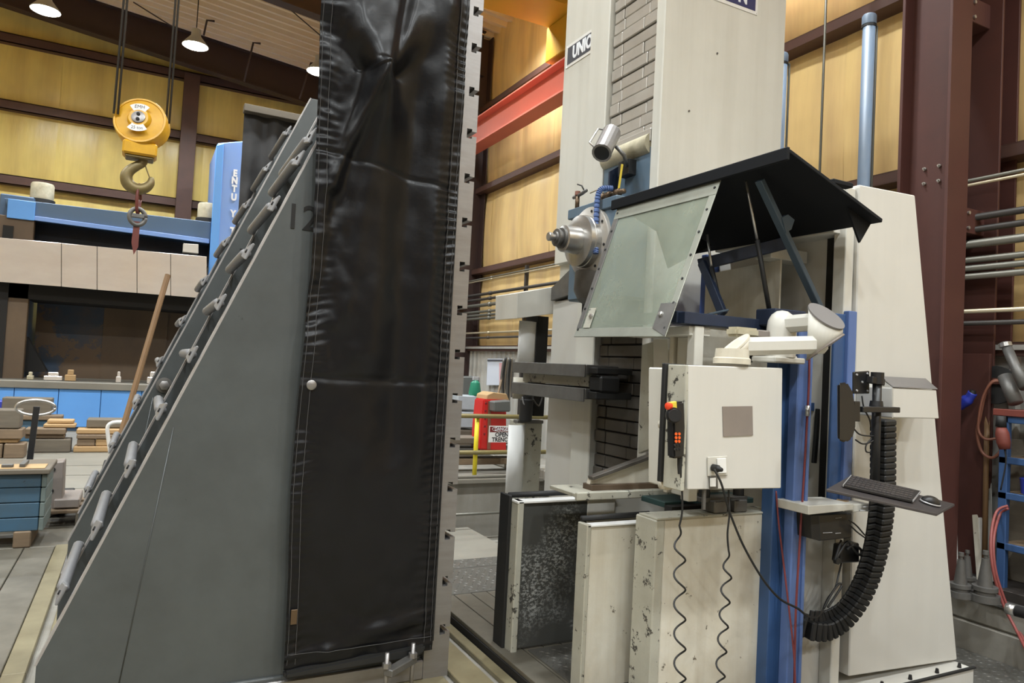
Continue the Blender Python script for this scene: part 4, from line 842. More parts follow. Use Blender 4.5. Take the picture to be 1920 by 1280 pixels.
def coil_cord(name, label, lead, p0, p1, turns, r, mat, parent=None, wire=0.0045):
    pts = spline(lead, 6)[:-1]; p0 = V(p0); p1 = V(p1); n = int(turns*16)
    for i in range(n+1):
        t = i/n; k = min(1, i/12)
        pts.append(p0+(p1-p0)*t+V((math.sin(2*PI*turns*t)*r*k, -math.cos(2*PI*turns*t)*r*k*0.9, 0)))
    return tag(tube(name, pts, wire, mat, parent, 6), label, 'cord')
coil_cord('coiled_cord', 'black coiled cord dropping from the hand pendant', [(2.125, 2.455, 1.255), (2.144, 2.460, 1.149), (2.158, 2.470, 1.054), (2.155, 2.480, 0.994)], (2.155, 2.480, 0.994), (2.222, 2.500, 0.166), 6.3, 0.026, 'rubber')
coil_cord('coiled_cord', 'black coiled cord under the middle of the control box', [(2.455, 2.500, 1.137), (2.447, 2.480, 1.039), (2.440, 2.480, 0.942), (2.450, 2.480, 0.869)], (2.450, 2.480, 0.869), (2.445, 2.500, 0.128), 6.6, 0.022, 'rubber')
pc = thing('extension_cord', 'black power cord from the socket sagging past the blue post', 'cord', (2.667, 2.440, 0.691)); lathe('plug', (2.296, 2.441, 1.252), (0.25, -1, -0.1), [(0, 0.016), (0.03, 0.017), (0.036, 0.012), (0.05, 0.008), (0.05, 0)], 'rubber', pc, 12)
tube('lead', spline([(2.267, 2.400, 1.251), (2.292, 2.380, 1.193), (2.347, 2.400, 1.106), (2.402, 2.420, 1.029), (2.505, 2.440, 0.887), (2.652, 2.460, 0.724), (2.792, 2.480, 0.612), (2.938, 2.500, 0.545), (3.027, 2.520, 0.495), (3.139, 2.560, 0.459), (3.210, 2.580, 0.469), (3.280, 2.600, 0.527), (3.360, 2.620, 0.569), (3.415, 2.640, 0.649), (3.437, 2.640, 0.718)], 6), 0.0055, 'rubber', pc, 6)
tube('tied_bundle', spline([(3.229, 2.580, 0.489), (3.270, 2.580, 0.545), (3.358, 2.600, 0.594), (3.384, 2.600, 0.584), (3.311, 2.580, 0.541), (3.244, 2.570, 0.496)], 6), 0.006, 'rubber', pc, 6)
# swivel arm
sa = thing('swivel_arm', 'cream tubular swivel arm holding the control box', 'arm', (2.470, 2.500, 1.715))
e0 = V((2.462, 2.520, 1.719)); e0z = e0.z
lathe('base_collar', (e0.x, 2.52, e0.z), (0, 0, 1), [(0, 0.085), (0.025, 0.085), (0.03, 0.078), (0.07, 0.075)], 'white_worn', sa, 24)
def mitred(name, c, r, zb, zt, adir_b, sb, adir_t, st_, mat, parent, capmat):
    """vertical pipe whose ends are cut on a slant, with a cover plate on each cut"""
    ab = V(adir_b); at_ = V(adir_t); ab = ab.normalized() if ab.length else ab; at_ = at_.normalized() if at_.length else at_
    bm = bmesh.new(); n_ = 28; lo, hi = [], []
    for k in range(n_):
        o_ = V((math.cos(2*PI*k/n_), math.sin(2*PI*k/n_), 0))*r
        lo.append(bm.verts.new((c[0]+o_.x, c[1]+o_.y, zb+sb*o_.dot(ab)))); hi.append(bm.verts.new((c[0]+o_.x, c[1]+o_.y, zt-st_*o_.dot(at_))))
    for k in range(n_): f = bm.faces.new((lo[k], lo[(k+1) % n_], hi[(k+1) % n_], hi[k])); f.smooth = True
    bm.faces.new(lo[::-1]); bm.faces.new(hi)
    o = link(name, mesh_of(bm), mat, parent)
    for (zz_, a_, s_, sg_) in ((zb, ab, sb, -1), (zt, at_, -st_, 1)):
        if abs(s_) < 0.05: continue
        ring = []
        for k in range(n_):
            o_ = V((math.cos(2*PI*k/n_), math.sin(2*PI*k/n_), 0))*r*1.05; ring.append((c[0]+o_.x, c[1]+o_.y, zz_+s_*o_.dot(a_)))
        nrm = V((-s_*a_.x, -s_*a_.y, 1)).normalized()*sg_
        prism('cover_plate', ring, nrm*0.008, capmat if sg_ > 0 else 'taupe', parent)
    return o
e1 = V((2.515, 2.500, 1.802)); e2 = V((2.923, 2.380, 1.837)); ldir = V((e2.x-e0.x, e2.y-2.52, 0))
mitred('elbow', (e0.x+0.01, 2.52), 0.066, e0.z+0.05, e1.z-0.005, (0, 0, 0), 0, -ldir, 0.9, 'white_worn', sa, 'white_worn')
bar('lower_arm', (e0.x+0.03, 2.515, e1.z), e2, 0.085, 0.085, 'white', sa, (0, 0, 1), 0.022)
jt = V((2.916, 2.380, 1.975)); jb = V((2.930, 2.380, 1.837)); u1 = V((2.929, 2.390, 1.951)); u2 = V((2.949, 2.660, 1.944))
mitred('joint', (jt.x, 2.38), 0.078, jb.z-0.01, jt.z-0.005, V((0.62, -0.78, 0)), 0.8, u1-u2, 0.8, 'white', sa, 'slate_top')
bar('upper_arm', u1, u2, 0.085, 0.085, 'white', sa, (0, 0, 1), 0.022)
lathe('post_elbow', (u2.x-0.005, 2.67, u2.z-0.17), (0, 0, 1), [(0, 0.074), (0.15, 0.074), (0.19, 0.068), (0.22, 0.052), (0.238, 0.028), (0.243, 0.0)], 'white', sa, 24); box('elbow_foot', u2.x-0.12, u2.x+0.10, 2.60, 2.76, u2.z-0.20, u2.z-0.17, 'white', sa, 0.006)
prism('wall_bracket', [(2.876, 2.620, 1.775), (3.013, 2.620, 1.783), (3.007, 2.620, 1.755), (2.899, 2.620, 1.755)], (0, 0.1, 0), 'white', sa, 0.004)
tag(box('sponge_block', *[f for f in ((2.545, 2.620, 1.869)[0], (2.700, 2.620, 1.880)[0])], 2.58, 2.66, (2.616, 2.620, 1.856)[2], (2.613, 2.620, 1.903)[2], 'roller', None, 0.012, 2), 'dirty beige foam block above the swivel arm', 'foam block')
tag(box('grey_duct', (2.789, 2.700, 1.901)[0], (2.995, 2.700, 1.915)[0], 2.68, 2.74, (2.882, 2.700, 1.869)[2], (2.879, 2.700, 1.907)[2], 'taupe', None, 0.006), 'taupe duct running to the swivel arm post', 'duct')
# =================================================================== blue post, tower
bp = thing('blue_post', 'tall blue steel post right of the control box', 'post', (3.1, 2.7, 0))
box('plate', 2.985, 3.06, 2.72, 2.80, 0, 2.0, 'blue', bp, 0.004); box('plate', 3.055, 3.10, 2.69, 2.80, 0, 2.0, 'blue', bp, 0.004); box('flange', 3.045, 3.125, 2.64, 2.70, 0, 1.98, 'blue_light', bp, 0.006); box('flange_lip', 3.115, 3.135, 2.625, 2.70, 0, 1.98, 'blue_light', bp, 0.004)
box('head', 2.93, 3.16, 2.70, 2.84, 1.94, 2.03, 'navy', bp, 0.006)
rh = thing('red_hose', 'dull red air hose running down the blue post', 'hose', (3.095, 2.610, 0.331)); tube('line', spline([(3.086, 2.620, 1.976), (3.101, 2.620, 1.698), (3.093, 2.615, 1.504), (3.080, 2.610, 1.202), (3.067, 2.610, 0.848), (3.045, 2.600, 0.475), (3.054, 2.600, 0.100)], 5), 0.0058, 'cord_red', rh, 8); tube('coupler', [(3.092, 2.615, 1.532), (3.091, 2.615, 1.477)], 0.013, 'chrome', rh, 10)
tag(tube('red_hose', spline([(3.004, 2.720, 1.076), (3.010, 2.700, 0.914), (3.027, 2.660, 0.648), (3.040, 2.600, 0.288), (3.038, 2.580, 0.110)], 6), 0.0048, 'cord_red', None, 8), 'thin dark red hose crossing the foot of the blue post', 'hose')
tw = thing('cable_tower', 'tall white tower cabinet with slanting edge right of the keyboard', 'cabinet', (4.1, 3.0, 0))
prism('front_panel', [(3.544, 2.700, 2.762), (3.548, 2.700, 2.781), (4.044, 2.700, 2.798), (4.599, 2.700, -0.010), (3.602, 2.700, 0.037)], (0, 1.1, 0), 'white_clean', tw, 0.006)
box('side_strip', 3.475, 3.545, 2.72, 2.80, -0.22, 2.76, 'white', tw, 0.004); box('joint_strip', 3.545, 3.575, 2.76, 2.9, 0, 2.7, 'slot', tw, 0)
box('lower_panel', 3.15, 3.535, 2.80, 2.84, -0.03, 1.0, 'white_clean', tw, 0.004); box('header', 3.2, 3.50, 3.0, 3.12, 2.36, 2.43, 'white', tw, 0.004); box('top_panel', 3.42, 3.57, 2.76, 3.7, 2.50, 2.76, 'white_clean', tw, 0.004)
prism('recess_wall', [(3.30, 3.02, 1.0), (3.30, 3.02, 2.36), (3.44, 3.8, 2.36), (3.44, 3.8, 1.0)], (0.012, 0, 0), 'white_worn', tw); box('recess_back', 3.44, 4.4, 3.8, 3.85, 1.0, 2.5, 'violet_blue', tw, 0.003); prism('recess_post', [(3.872, 3.300, 2.517), (3.927, 3.300, 2.530), (3.982, 3.300, 2.174), (4.036, 3.300, 1.929), (4.073, 3.300, 1.718), (3.920, 3.300, 1.711)], (0, 0.03, 0), 'white_clean', tw)
prism('inner_white_sheet', [(3.751, 3.100, 1.860), (3.912, 3.100, 1.869), (3.953, 3.100, 1.180), (3.903, 3.100, 1.180)], (0, 0.02, 0), 'bright_white', tw)
prism('inner_grey_sheet', [(3.464, 3.000, 1.891), (3.669, 3.000, 1.904), (3.821, 3.000, 0.920), (3.470, 3.000, 0.934)], (0, 0.02, 0), 'white', tw); box('inner_blue_rail', 3.25, 3.62, 2.97, 2.99, (3.598, 2.980, 1.485)[2], (3.595, 2.980, 1.533)[2], 'blue', tw, 0.002); prism('rating_plate', [(3.619, 2.995, 1.606), (3.702, 2.995, 1.608), (3.704, 2.995, 1.567), (3.621, 2.995, 1.564)], (0, -0.003, 0), 'taupe', tw)
box('back_post', 3.385, 3.475, 2.70, 2.72, 0.99, 2.04, 'blue', tw, 0.004); box('back_post_flange', 3.475, 3.54, 2.68, 2.72, 0.99, 2.06, 'blue_light', tw, 0.004)
box('plinth', 3.50, 4.60, 2.60, 3.8, -0.22, -0.022, 'white_clean', tw, 0.005); box('plinth_lip', 3.50, 4.61, 2.592, 2.61, -0.022, -0.012, 'rubber', tw, 0.0)
for p in ((3.56, 2.64, -0.02), (3.80, 2.64, -0.02), (4.05, 2.64, -0.02), (4.30, 2.64, -0.02), (4.52, 2.64, -0.02)): lathe('panel_clip', p, (0, 0, 1), [(0, 0.012), (0.025, 0.008), (0.025, 0)], 'rubber', tw, 8)
hk = thing('wall_hook', 'black tool hook on the rail inside the tower', 'hook', (3.644, 2.950, 1.488)); tube('hook_wire', spline([(3.648, 2.950, 1.504), (3.642, 2.950, 1.431), (3.662, 2.950, 1.403), (3.654, 2.950, 1.375)], 5), 0.008, 'rubber', hk)
tag(bar('hanging_file', (3.567, 2.940, 1.500), (3.548, 2.940, 1.182), 0.03, 0.02, 'rubber', None, (0, 1, 0)), 'black file hanging by the blue rail inside the tower', 'file')
tag(tube('corrugated_hose', spline([(3.539, 2.780, 1.848), (3.562, 2.780, 1.743), (3.599, 2.780, 1.653)], 6), 0.022, 'dull_steel', None, 10), 'grey corrugated hose behind the monitor', 'hose')
# white box with sloped lid that feeds the cable chain
cbx = thing('junction_box', 'white junction box with sloped grey lid on the tower', 'junction box', (3.733, 2.500, 1.481)); fr = [(3.582, 2.480, 1.487), (3.989, 2.480, 1.487), (3.957, 2.480, 1.647), (3.574, 2.480, 1.646)]; prism('case', fr, (0, 0.22, 0), 'white_clean', cbx, 0.004)
lidf = [V(fr[3])+V((0, -0.004, 0.002)), V(fr[2])+V((0.004, -0.004, 0.002))]; lb_ = [V(p) for p in [(4.185, 2.690, 1.707), (3.765, 2.690, 1.703)]]; prism('lid', [lidf[0], lidf[1], lb_[0], lb_[1]], (0, 0, 0.006), 'slate_top', cbx, 0.002)
prism('cheek', [lidf[0]+V((0, 0.004, 0)), lb_[1]+V((0, 0, -0.006)), V((lb_[1].x, lb_[1].y, fr[0][2])), V(fr[0])], (0.006, 0, 0), 'white_clean', cbx)
# drag chain
ch = thing('cable_chain', 'black cable drag chain curving down the white tower', 'cable chain', (3.157, 2.500, 0.363))
path = spline([(3.537, 2.500, 1.476), (3.543, 2.500, 1.351), (3.550, 2.500, 1.210), (3.553, 2.500, 1.069), (3.556, 2.510, 0.940), (3.561, 2.530, 0.808), (3.551, 2.550, 0.690), (3.537, 2.580, 0.575), (3.500, 2.610, 0.473), (3.445, 2.640, 0.390), (3.370, 2.665, 0.342), (3.312, 2.675, 0.334), (3.231, 2.700, 0.344), (3.236, 2.750, 0.349)], 12)
acc = [0]
for a, b in zip(path, path[1:]): acc.append(acc[-1]+(b-a).length)
n = 44; 
def at_len(s):
    for i in range(len(acc)-1):
        if acc[i] <= s <= acc[i+1]: t = (s-acc[i])/(acc[i+1]-acc[i]+1e-9); return path[i]*(1-t)+path[i+1]*t
    return path[-1]
for i in range(n):
    a = at_len(acc[-1]*i/n); b = at_len(acc[-1]*(i+0.97)/n); bar('chain_link', a, b, 0.095, 0.095, 'rubber', ch, (0, 1, 0), 0.007)
    d = (b-a).normalized(); sd = V((d.z, 0, -d.x))
    if i % 1 == 0: m0 = (a+b)/2-sd*(-0.052); bar('link_rib', m0-d*0.014, m0+d*0.010, 0.014, 0.10, 'rubber', ch, sd, 0.003)
# monitor, stand, keyboard
st = thing('monitor_stand', 'black pole stand with clamps on the tower', 'stand', (3.371, 2.400, 1.066)); a = V((3.366, 2.420, 1.702)); b = V((3.375, 2.420, 1.117)); tube('pole', [a, b], 0.022, 'black', st, 12); lathe('clamp_collar', a+V((0, 0, -0.04)), (0, 0, 1), [(0, 0.032), (0.06, 0.032)], 'black', st, 12); lathe('clamp_collar', V((3.365, 2.420, 1.546)), (0, 0, 1), [(0, 0.034), (0.03, 0.03)], 'black', st, 12)
bar('upper_arm', a+V((-0.06, 0, -0.02)), a+V((0.04, 0, -0.03)), 0.035, 0.035, 'black', st); bar('long_arm', (3.212, 2.400, 1.531), (3.474, 2.380, 1.535), 0.04, 0.028, 'black', st); bar('link_arm', (3.223, 2.420, 1.533), (3.285, 2.400, 1.535), 0.03, 0.022, 'black', st)
mb = prism('mount_plate', [(3.238, 2.460, 1.717), (3.361, 2.460, 1.728), (3.367, 2.460, 1.610), (3.243, 2.460, 1.606)], (0, 0.012, 0), 'black', st, 0.004)
for p in [(3.256, 2.458, 1.704), (3.338, 2.458, 1.713), (3.260, 2.458, 1.623), (3.343, 2.458, 1.625), (3.299, 2.458, 1.668)]: lathe('mount_screw', p, (0, -1, 0), [(0, 0.006), (0.006, 0.005), (0.006, 0)], 'silver', mb, 8)
mo = thing('monitor', 'black monitor seen edge-on beside the blue post', 'monitor', (3.199, 2.450, 1.363))
c = [V(p) for p in [(2.845, 2.240, 1.655), (2.903, 2.240, 1.662), (2.946, 2.240, 1.617), (2.969, 2.240, 1.531), (2.972, 2.240, 1.457), (2.953, 2.240, 1.403), (2.910, 2.240, 1.383), (2.859, 2.240, 1.393)]]
wv = V((0.27, 0.215, 0.0)); prism('shell', c, wv, 'black', mo, 0.008, 2); prism('screen', [c[0]+V((-0.001, 0, -0.01))+wv*0.03, c[-1]+V((-0.001, 0, 0.01))+wv*0.03, c[-1]+V((-0.001, 0, 0.01))+wv*0.97, c[0]+V((-0.001, 0, -0.01))+wv*0.97], (-0.002, 0.002, 0), 'sign_black', mo); prism('vesa_block', [(3.117, 2.360, 1.571), (3.161, 2.360, 1.572), (3.166, 2.360, 1.473), (3.123, 2.360, 1.473)], (0.02, 0.03, 0), 'black', mo, 0.003)
for i, pts in enumerate(([(3.252, 2.420, 1.598), (3.271, 2.420, 1.536), (3.315, 2.420, 1.483), (3.329, 2.420, 1.442)], [(3.196, 2.420, 1.436), (3.245, 2.420, 1.404), (3.328, 2.420, 1.396), (3.394, 2.420, 1.399)], [(3.215, 2.420, 1.377), (3.272, 2.420, 1.356), (3.337, 2.420, 1.367), (3.382, 2.420, 1.388)], [(3.336, 2.420, 1.383), (3.297, 2.420, 1.348), (3.299, 2.420, 1.318), (3.332, 2.420, 1.312)])): tag(tube('signal_cable', spline(pts, 6), 0.004, 'rubber', None, 6), ('thin cable dropping from the mount plate', 'upper black cable looping from monitor to pole', 'lower black cable looping from monitor to pole', 'short cable loop hanging at the pole')[i], 'cable')
kt = thing('keyboard_tray', 'dark grey keyboard tray jutting from the pole stand', 'tray', (3.146, 2.200, 1.138))
T0, T1, T2, T3 = V((2.72, 2.17, 1.16)), V((3.36, 1.86, 1.075)), V((3.52, 2.03, 1.10)), V((2.86, 2.36, 1.17))
TRAY = [V(p) for p in ((2.739, 2.200, 1.185), (3.303, 2.050, 1.081), (3.687, 2.200, 1.081), (3.090, 2.360, 1.206))]
prism('tray_plate', TRAY, (0, 0, -0.014), 'tray_grey', kt, 0.003); bar('tray_arm', (TRAY[0]+TRAY[1]+TRAY[2]+TRAY[3])/4+V((0, 0, -0.03)), V((3.377, 2.420, 1.157)), 0.03, 0.02, 'black', kt)
ux = (TRAY[1]-TRAY[0]); uy = (TRAY[3]-TRAY[0]); un = ux.cross(uy).normalized()
if un.z < 0: un = -un
ky = thing('keyboard', 'low black keyboard with silver edge on the tray', 'keyboard', TRAY[0]+ux*0.4+uy*0.5); kq = [TRAY[0]+ux*0.06+uy*0.30, TRAY[0]+ux*0.70+uy*0.22, TRAY[0]+ux*0.76+uy*0.98, TRAY[0]+ux*0.02+uy*1.04]
kq = [TRAY[0]+ux*0.09+uy*0.26, TRAY[0]+ux*0.73+uy*0.26, TRAY[0]+ux*0.71+uy*0.97, TRAY[0]+ux*0.03+uy*0.97]
prism('case', kq, un*0.014, 'keytop', ky, 0.003)
kA, kB, kD = kq[0]+un*0.014, kq[1]+un*0.014, kq[3]+un*0.014
for r_ in range(5):
    for c_ in range(15):
        u0, v0 = 0.03+c_*0.063, 0.07+r_*0.18
        P0 = kA+(kB-kA)*u0+(kD-kA)*v0; du = (kB-kA)*0.052; dv = (kD-kA)*0.145; prism('key', [P0, P0+du, P0+du+dv, P0+dv], un*0.003, 'tray_grey', ky)
for s in (0, 1): bar('silver_edge', kq[0 if s == 0 else 1]+un*0.010, kq[3 if s == 0 else 2]+un*0.010, 0.004, 0.012, 'silver', ky)
ms = thing('computer_mouse', 'black mouse with silver rim on the tray end', 'mouse', TRAY[0]+ux*0.85+uy*0.4); mcn = TRAY[0]+ux*0.87+uy*0.52; d_ = ux.normalized(); e_ = un.cross(d_)
def dome(name, cpt, ax1, ax2, nrm, a, b, h, mat, parent, base=0.0):
    bm = bmesh.new(); rings = []
    for j in range(6):
        ph = PI/2*j/5; rr = math.cos(ph); rings.append([bm.verts.new(cpt+ax1*(a*rr*math.cos(2*PI*k/18))+ax2*(b*rr*math.sin(2*PI*k/18))+nrm*(base+h*math.sin(ph))) for k in range(18)] if j < 5 else [bm.verts.new(cpt+nrm*(base+h))])
    for i in range(5):
        for k in range(18):
            if len(rings[i+1]) == 1: bm.faces.new((rings[i][k], rings[i][(k+1) % 18], rings[i+1][0]))
            else: bm.faces.new((rings[i][k], rings[i][(k+1) % 18], rings[i+1][(k+1) % 18], rings[i+1][k]))
    bm.faces.new(rings[0][::-1]); return link(name, mesh_of(bm), mat, parent, True)
dome('rim', mcn, d_, e_, un, 0.056, 0.036, 0.014, 'silver', ms); dome('shell', mcn, d_, e_, un, 0.051, 0.032, 0.030, 'black', ms, 0.004)
# shelf, computer, power brick
sh = thing('wall_shelf', 'small white shelf with folded papers left of the cable chain', 'shelf', (3.330, 2.600, 0.974)); prism('board', [(3.016, 2.520, 0.991), (3.350, 2.520, 1.000), (3.348, 2.520, 1.034), (3.014, 2.520, 1.037)], (0, 0.2, 0), 'white', sh, 0.003); prism('bracket', [(3.390, 2.550, 0.982), (3.527, 2.550, 0.984), (3.525, 2.550, 1.021), (3.388, 2.550, 1.021)], (0, 0.1, 0), 'white', sh, 0.003)
for dz in (0, 0.02): tube('bracket_pin', [(3.438, 2.530, 1.011), (3.559, 2.530, 1.009)] if dz == 0 else [(3.414, 2.530, 0.993), (3.556, 2.530, 0.986)], 0.004, 'silver', sh, 6)
tag(prism('paper_note', [V(p)+V((0, 0, 0.0)) for p in ((3.324, 2.620, 1.024), (3.446, 2.620, 1.016), (3.551, 2.700, 1.009), (3.455, 2.700, 1.015))], (0, 0, 0.006), 'cardboard', None), 'folded yellowish note lying on the white shelf', 'paper')
pcb = thing('mini_computer', 'black power supply box mounted under the white shelf', 'power supply', (3.317, 2.600, 0.835)); prism('case', [(3.126, 2.550, 0.980), (3.382, 2.550, 0.976), (3.385, 2.550, 0.848), (3.145, 2.550, 0.847)], (0, 0.12, 0), 'black', pcb, 0.004); prism('side', [(3.070, 2.552, 0.980), (3.129, 2.552, 0.980), (3.148, 2.552, 0.846), (3.084, 2.552, 0.861)], (0, 0.1, 0), 'rubber', pcb, 0.002)
for pts in ([(3.249, 2.548, 0.958), (3.298, 2.548, 0.959)], [(3.160, 2.548, 0.887), (3.232, 2.548, 0.885)], [(3.253, 2.548, 0.879), (3.298, 2.548, 0.879)]): bar('label_strip', pts[0], pts[1], 0.004, 0.004, 'silver', pcb)
pbk = thing('power_brick', 'black power adapters and bundled leads hanging below the supply box', 'adapter', (3.428, 2.600, 0.715)); prism('brick', [(3.381, 2.600, 0.797), (3.517, 2.600, 0.800), (3.523, 2.600, 0.696), (3.369, 2.600, 0.703)], (0, 0.06, 0), 'black', pbk, 0.006); lathe('plug_end', (3.301, 2.580, 0.730), (0, -1, 0), [(0, 0.018), (0.02, 0.018), (0.02, 0)], 'rubber', pbk, 12)
tube('lead_loop', spline([(3.332, 2.570, 0.835), (3.310, 2.570, 0.787), (3.288, 2.570, 0.733), (3.323, 2.570, 0.772), (3.383, 2.570, 0.824), (3.427, 2.570, 0.779), (3.480, 2.570, 0.747), (3.487, 2.570, 0.775), (3.426, 2.570, 0.801), (3.377, 2.570, 0.782)], 6), 0.007, 'rubber', pbk, 6)
for i, pts in enumerate(([(3.320, 2.520, 0.950), (3.379, 2.520, 0.919), (3.449, 2.520, 0.865), (3.484, 2.520, 0.854)], [(3.329, 2.520, 0.924), (3.381, 2.520, 0.888), (3.450, 2.520, 0.851)])): tag(tube('signal_cable', spline(pts, 6), 0.004, 'rubber', None, 6), ('upper black lead from the supply box to the cable chain', 'lower black lead from the supply box to the cable chain')[i], 'cable')
# blue capped pipes behind the tower
for i, (xp, yt) in enumerate(((1466, 108), (1630, 36))):
    b_ = V((5.106, 4.750, 4.640)) if i == 0 else V((5.304, 4.000, 4.746))
    t = thing('capped_pipe', 'shorter blue capped standpipe beside the ivory column' if i == 0 else 'taller blue capped standpipe above the white tower', 'pipe', (b_.x, b_.y, 2.0)); tube('pipe', [(b_.x, b_.y, 0.06), (b_.x, b_.y, b_.z)], 0.05, 'pipe_blue', t, 16); lathe('cap', (b_.x, b_.y, b_.z-0.05), (0, 0, 1), [(0, 0.058), (0.07, 0.058), (0.085, 0.05), (0.085, 0)], 'pipe_blue', t, 16); lathe('band', (b_.x, b_.y, b_.z-0.075), (0, 0, 1), [(0, 0.06), (0.02, 0.06)], 'rubber', t, 16)
    tube('vent_tube', [(b_.x+0.02, b_.y, b_.z-0.03), (b_.x+0.10, b_.y, b_.z-0.04), (b_.x+0.10, b_.y, b_.z-0.12), (b_.x+0.10, b_.y, 1.0)], 0.011, 'pipe_grey', t, 6)
tag(tube('guy_rod', [((5.486, 4.600, 5.226)[0], 4.6, -0.03), ((5.486, 4.600, 5.226)[0], 4.6, 8.85)], 0.012, 'pipe_grey', None, 6), 'thin grey rod between the two blue standpipes', 'rod')

# =================================================================== hoist hook
HY = 8.95
hk = thing('hook_block', 'yellow 25 ton hoist block with steel hook on ropes', 'hook block', (-0.113, 8.950, 3.516))
hc = V((-0.130, 8.950, 4.122)); tiltn = V((-0.25, -1, 0.22)).normalized()
R_ = 0.272
lathe('sheave_housing', hc-tiltn*0.13, tiltn, [(0, 0.0), (0.0, R_*0.93), (0.03, R_), (0.2, R_), (0.225, R_*0.965), (0.225, R_*0.90), (0.215, R_*0.88), (0.235, R_*0.45), (0.262, R_*0.42), (0.28, R_*0.36), (0.28, 0)], 'hook_yellow', hk, 36)
f0 = hc+tiltn*0.15; rr_ = tiltn.cross(V((0, 0, 1))).normalized()*-1
rr_ = V((0, 0, 1)).cross(tiltn).normalized(); uu_ = tiltn.cross(rr_).normalized()
if uu_.z < 0: uu_ = -uu_
if rr_.x < 0: rr_ = -rr_
lathe('axle_cap', f0, tiltn, [(0, 0.07), (0.012, 0.07), (0.016, 0.062), (0.016, 0)], 'ground_steel', hk, 24)
for s in (-1, 1): lathe('axle_bolt', f0+tiltn*0.016+uu_*s*0.03, tiltn, [(0, 0.02), (0.012, 0.018), (0.012, 0)], 'slot', hk, 12)
for s, txt, sz in ((1, 'EMH', 0.058), (-1, '25 ton', 0.05)):
    c = f0-tiltn*0.004+uu_*s*0.125; arc = []
    for k in range(9): a = (k/8-0.5)*1.3; arc.append(f0-tiltn*0.002+uu_*s*(0.165*math.cos(a))+rr_*0.165*math.sin(a))
    for k in range(8, -1, -1): a = (k/8-0.5)*1.3; arc.append(f0-tiltn*0.002+uu_*s*(0.09*math.cos(a))+rr_*0.09*math.sin(a))
    lb = prism('block_label', arc, tiltn*0.003, 'sign_white', hk); text('label_lettering', txt, sz, c+tiltn*0.006, rr_, uu_, 'sign_black', lb, 0.0006, 'CENTER', 0.9)
box('crosshead', hc.x-0.17, hc.x+0.17, HY-0.13, HY+0.13, hc.z-0.37, hc.z-0.22, 'hook_yellow', hk, 0.02); box('crosshead_cap', hc.x-0.14, hc.x+0.14, HY-0.10, HY+0.10, hc.z-0.40, hc.z-0.37, 'hook_steel', hk, 0.01)
hp = [(0.04, -0.38), (0.03, -0.43), (-0.02, -0.47), (-0.085, -0.53), (-0.115, -0.60), (-0.09, -0.68), (-0.01, -0.725), (0.075, -0.70), (0.125, -0.64), (0.13, -0.57)]
ro = [0.05, 0.045, 0.05, 0.056, 0.062, 0.066, 0.066, 0.056, 0.044, 0.022]
pts = [V((hc.x+a, HY, hc.z+b)) for a, b in hp]; sp = spline(pts, 4); rr2 = []
for i in range(len(sp)): t = i/4; k = min(int(t), len(ro)-2); rr2.append(ro[k]+(ro[k+1]-ro[k])*(t-k))
tube('hook', sp, rr2, 'hook_steel', hk, 12); bar('latch', (hc.x+0.05, HY, hc.z-0.42), (hc.x+0.115, HY, hc.z-0.58), 0.03, 0.012, 'hook_steel', hk)
for (xa, xt) in ((-0.275, -0.225), (-0.235, -0.205), (0.27, 0.30), (0.235, 0.275)): tube('wire_rope', [(hc.x+xa, HY-0.05, hc.z+0.05), (hc.x+xt, HY+0.1, 8.6)], 0.013, 'cable', hk, 6)
sl = thing('lifting_sling', 'rusty chain link and strap hanging from the hook', 'sling', (hc.x+0.02, HY, hc.z-1.3))
def ring_link(name, c, h, w_, r, mat, parent, ang=0):
    pts = []
    for k in range(25):
        a = 2*PI*k/24; x = math.cos(a)*w_/2; z = math.sin(a)*h/2; pts.append(V(c)+V((x*math.cos(ang), x*math.sin(ang), z)))
    return tube(name, pts, r, mat, parent, 8)
ring_link('master_link', (hc.x+0.02, HY, hc.z-0.83), 0.32, 0.12, 0.016, 'link_red', sl, 1.3); ring_link('chain_link', (hc.x+0.02, HY, hc.z-1.03), 0.18, 0.16, 0.024, 'dull_steel', sl, 0.2); bar('coupling', (hc.x-0.06, HY, hc.z-1.02), (hc.x+0.09, HY, hc.z-1.02), 0.05, 0.04, 'dull_steel', sl)
prism('strap', [(hc.x-0.01, HY, hc.z-1.08), (hc.x+0.05, HY, hc.z-1.08), (hc.x+0.05, HY, hc.z-1.36), (hc.x+0.01, HY, hc.z-1.45), (hc.x-0.02, HY, hc.z-1.32)], (0, 0.012, 0), 'link_red', sl)
# =================================================================== blue planer mill
pm = thing('planer_mill', 'large blue planer mill with polished crossrail at the end wall', 'milling machine', (-0.8, 17.5, 0))
for i, (xa, xb) in enumerate(((-3.35, -2.30), (1.20, 1.86))):
    pass
box('upright', -2.62, -2.05, 17.2, 19.2, 0, 4.55, 'steel_blue', pm, 0.02); box('upright_way', -2.70, -2.0, 17.0, 17.2, 0.55, 4.1, 'brown_panel', pm, 0.01); box('way_slot', -2.50, -2.33, 16.97, 17.01, 0.9, 3.9, 'slot', pm, 0)
tl = [(1.244, 17.000, 6.245), (1.790, 17.000, 6.386)]; prism('letter_column', [(1.237, 16.900, 6.207), (1.779, 16.900, 6.358), (2.322, 16.900, 1.214), (1.302, 16.900, 1.171)], (0, 2.0, 0), 'col_blue', pm, 0.02)
prism('letter_column_edge', [(1.217, 16.880, 6.151), (1.365, 16.880, 6.214), (1.414, 16.880, 2.803), (1.232, 16.880, 2.787)], (0, 0.1, 0), 'sky_blue', pm, 0.01)
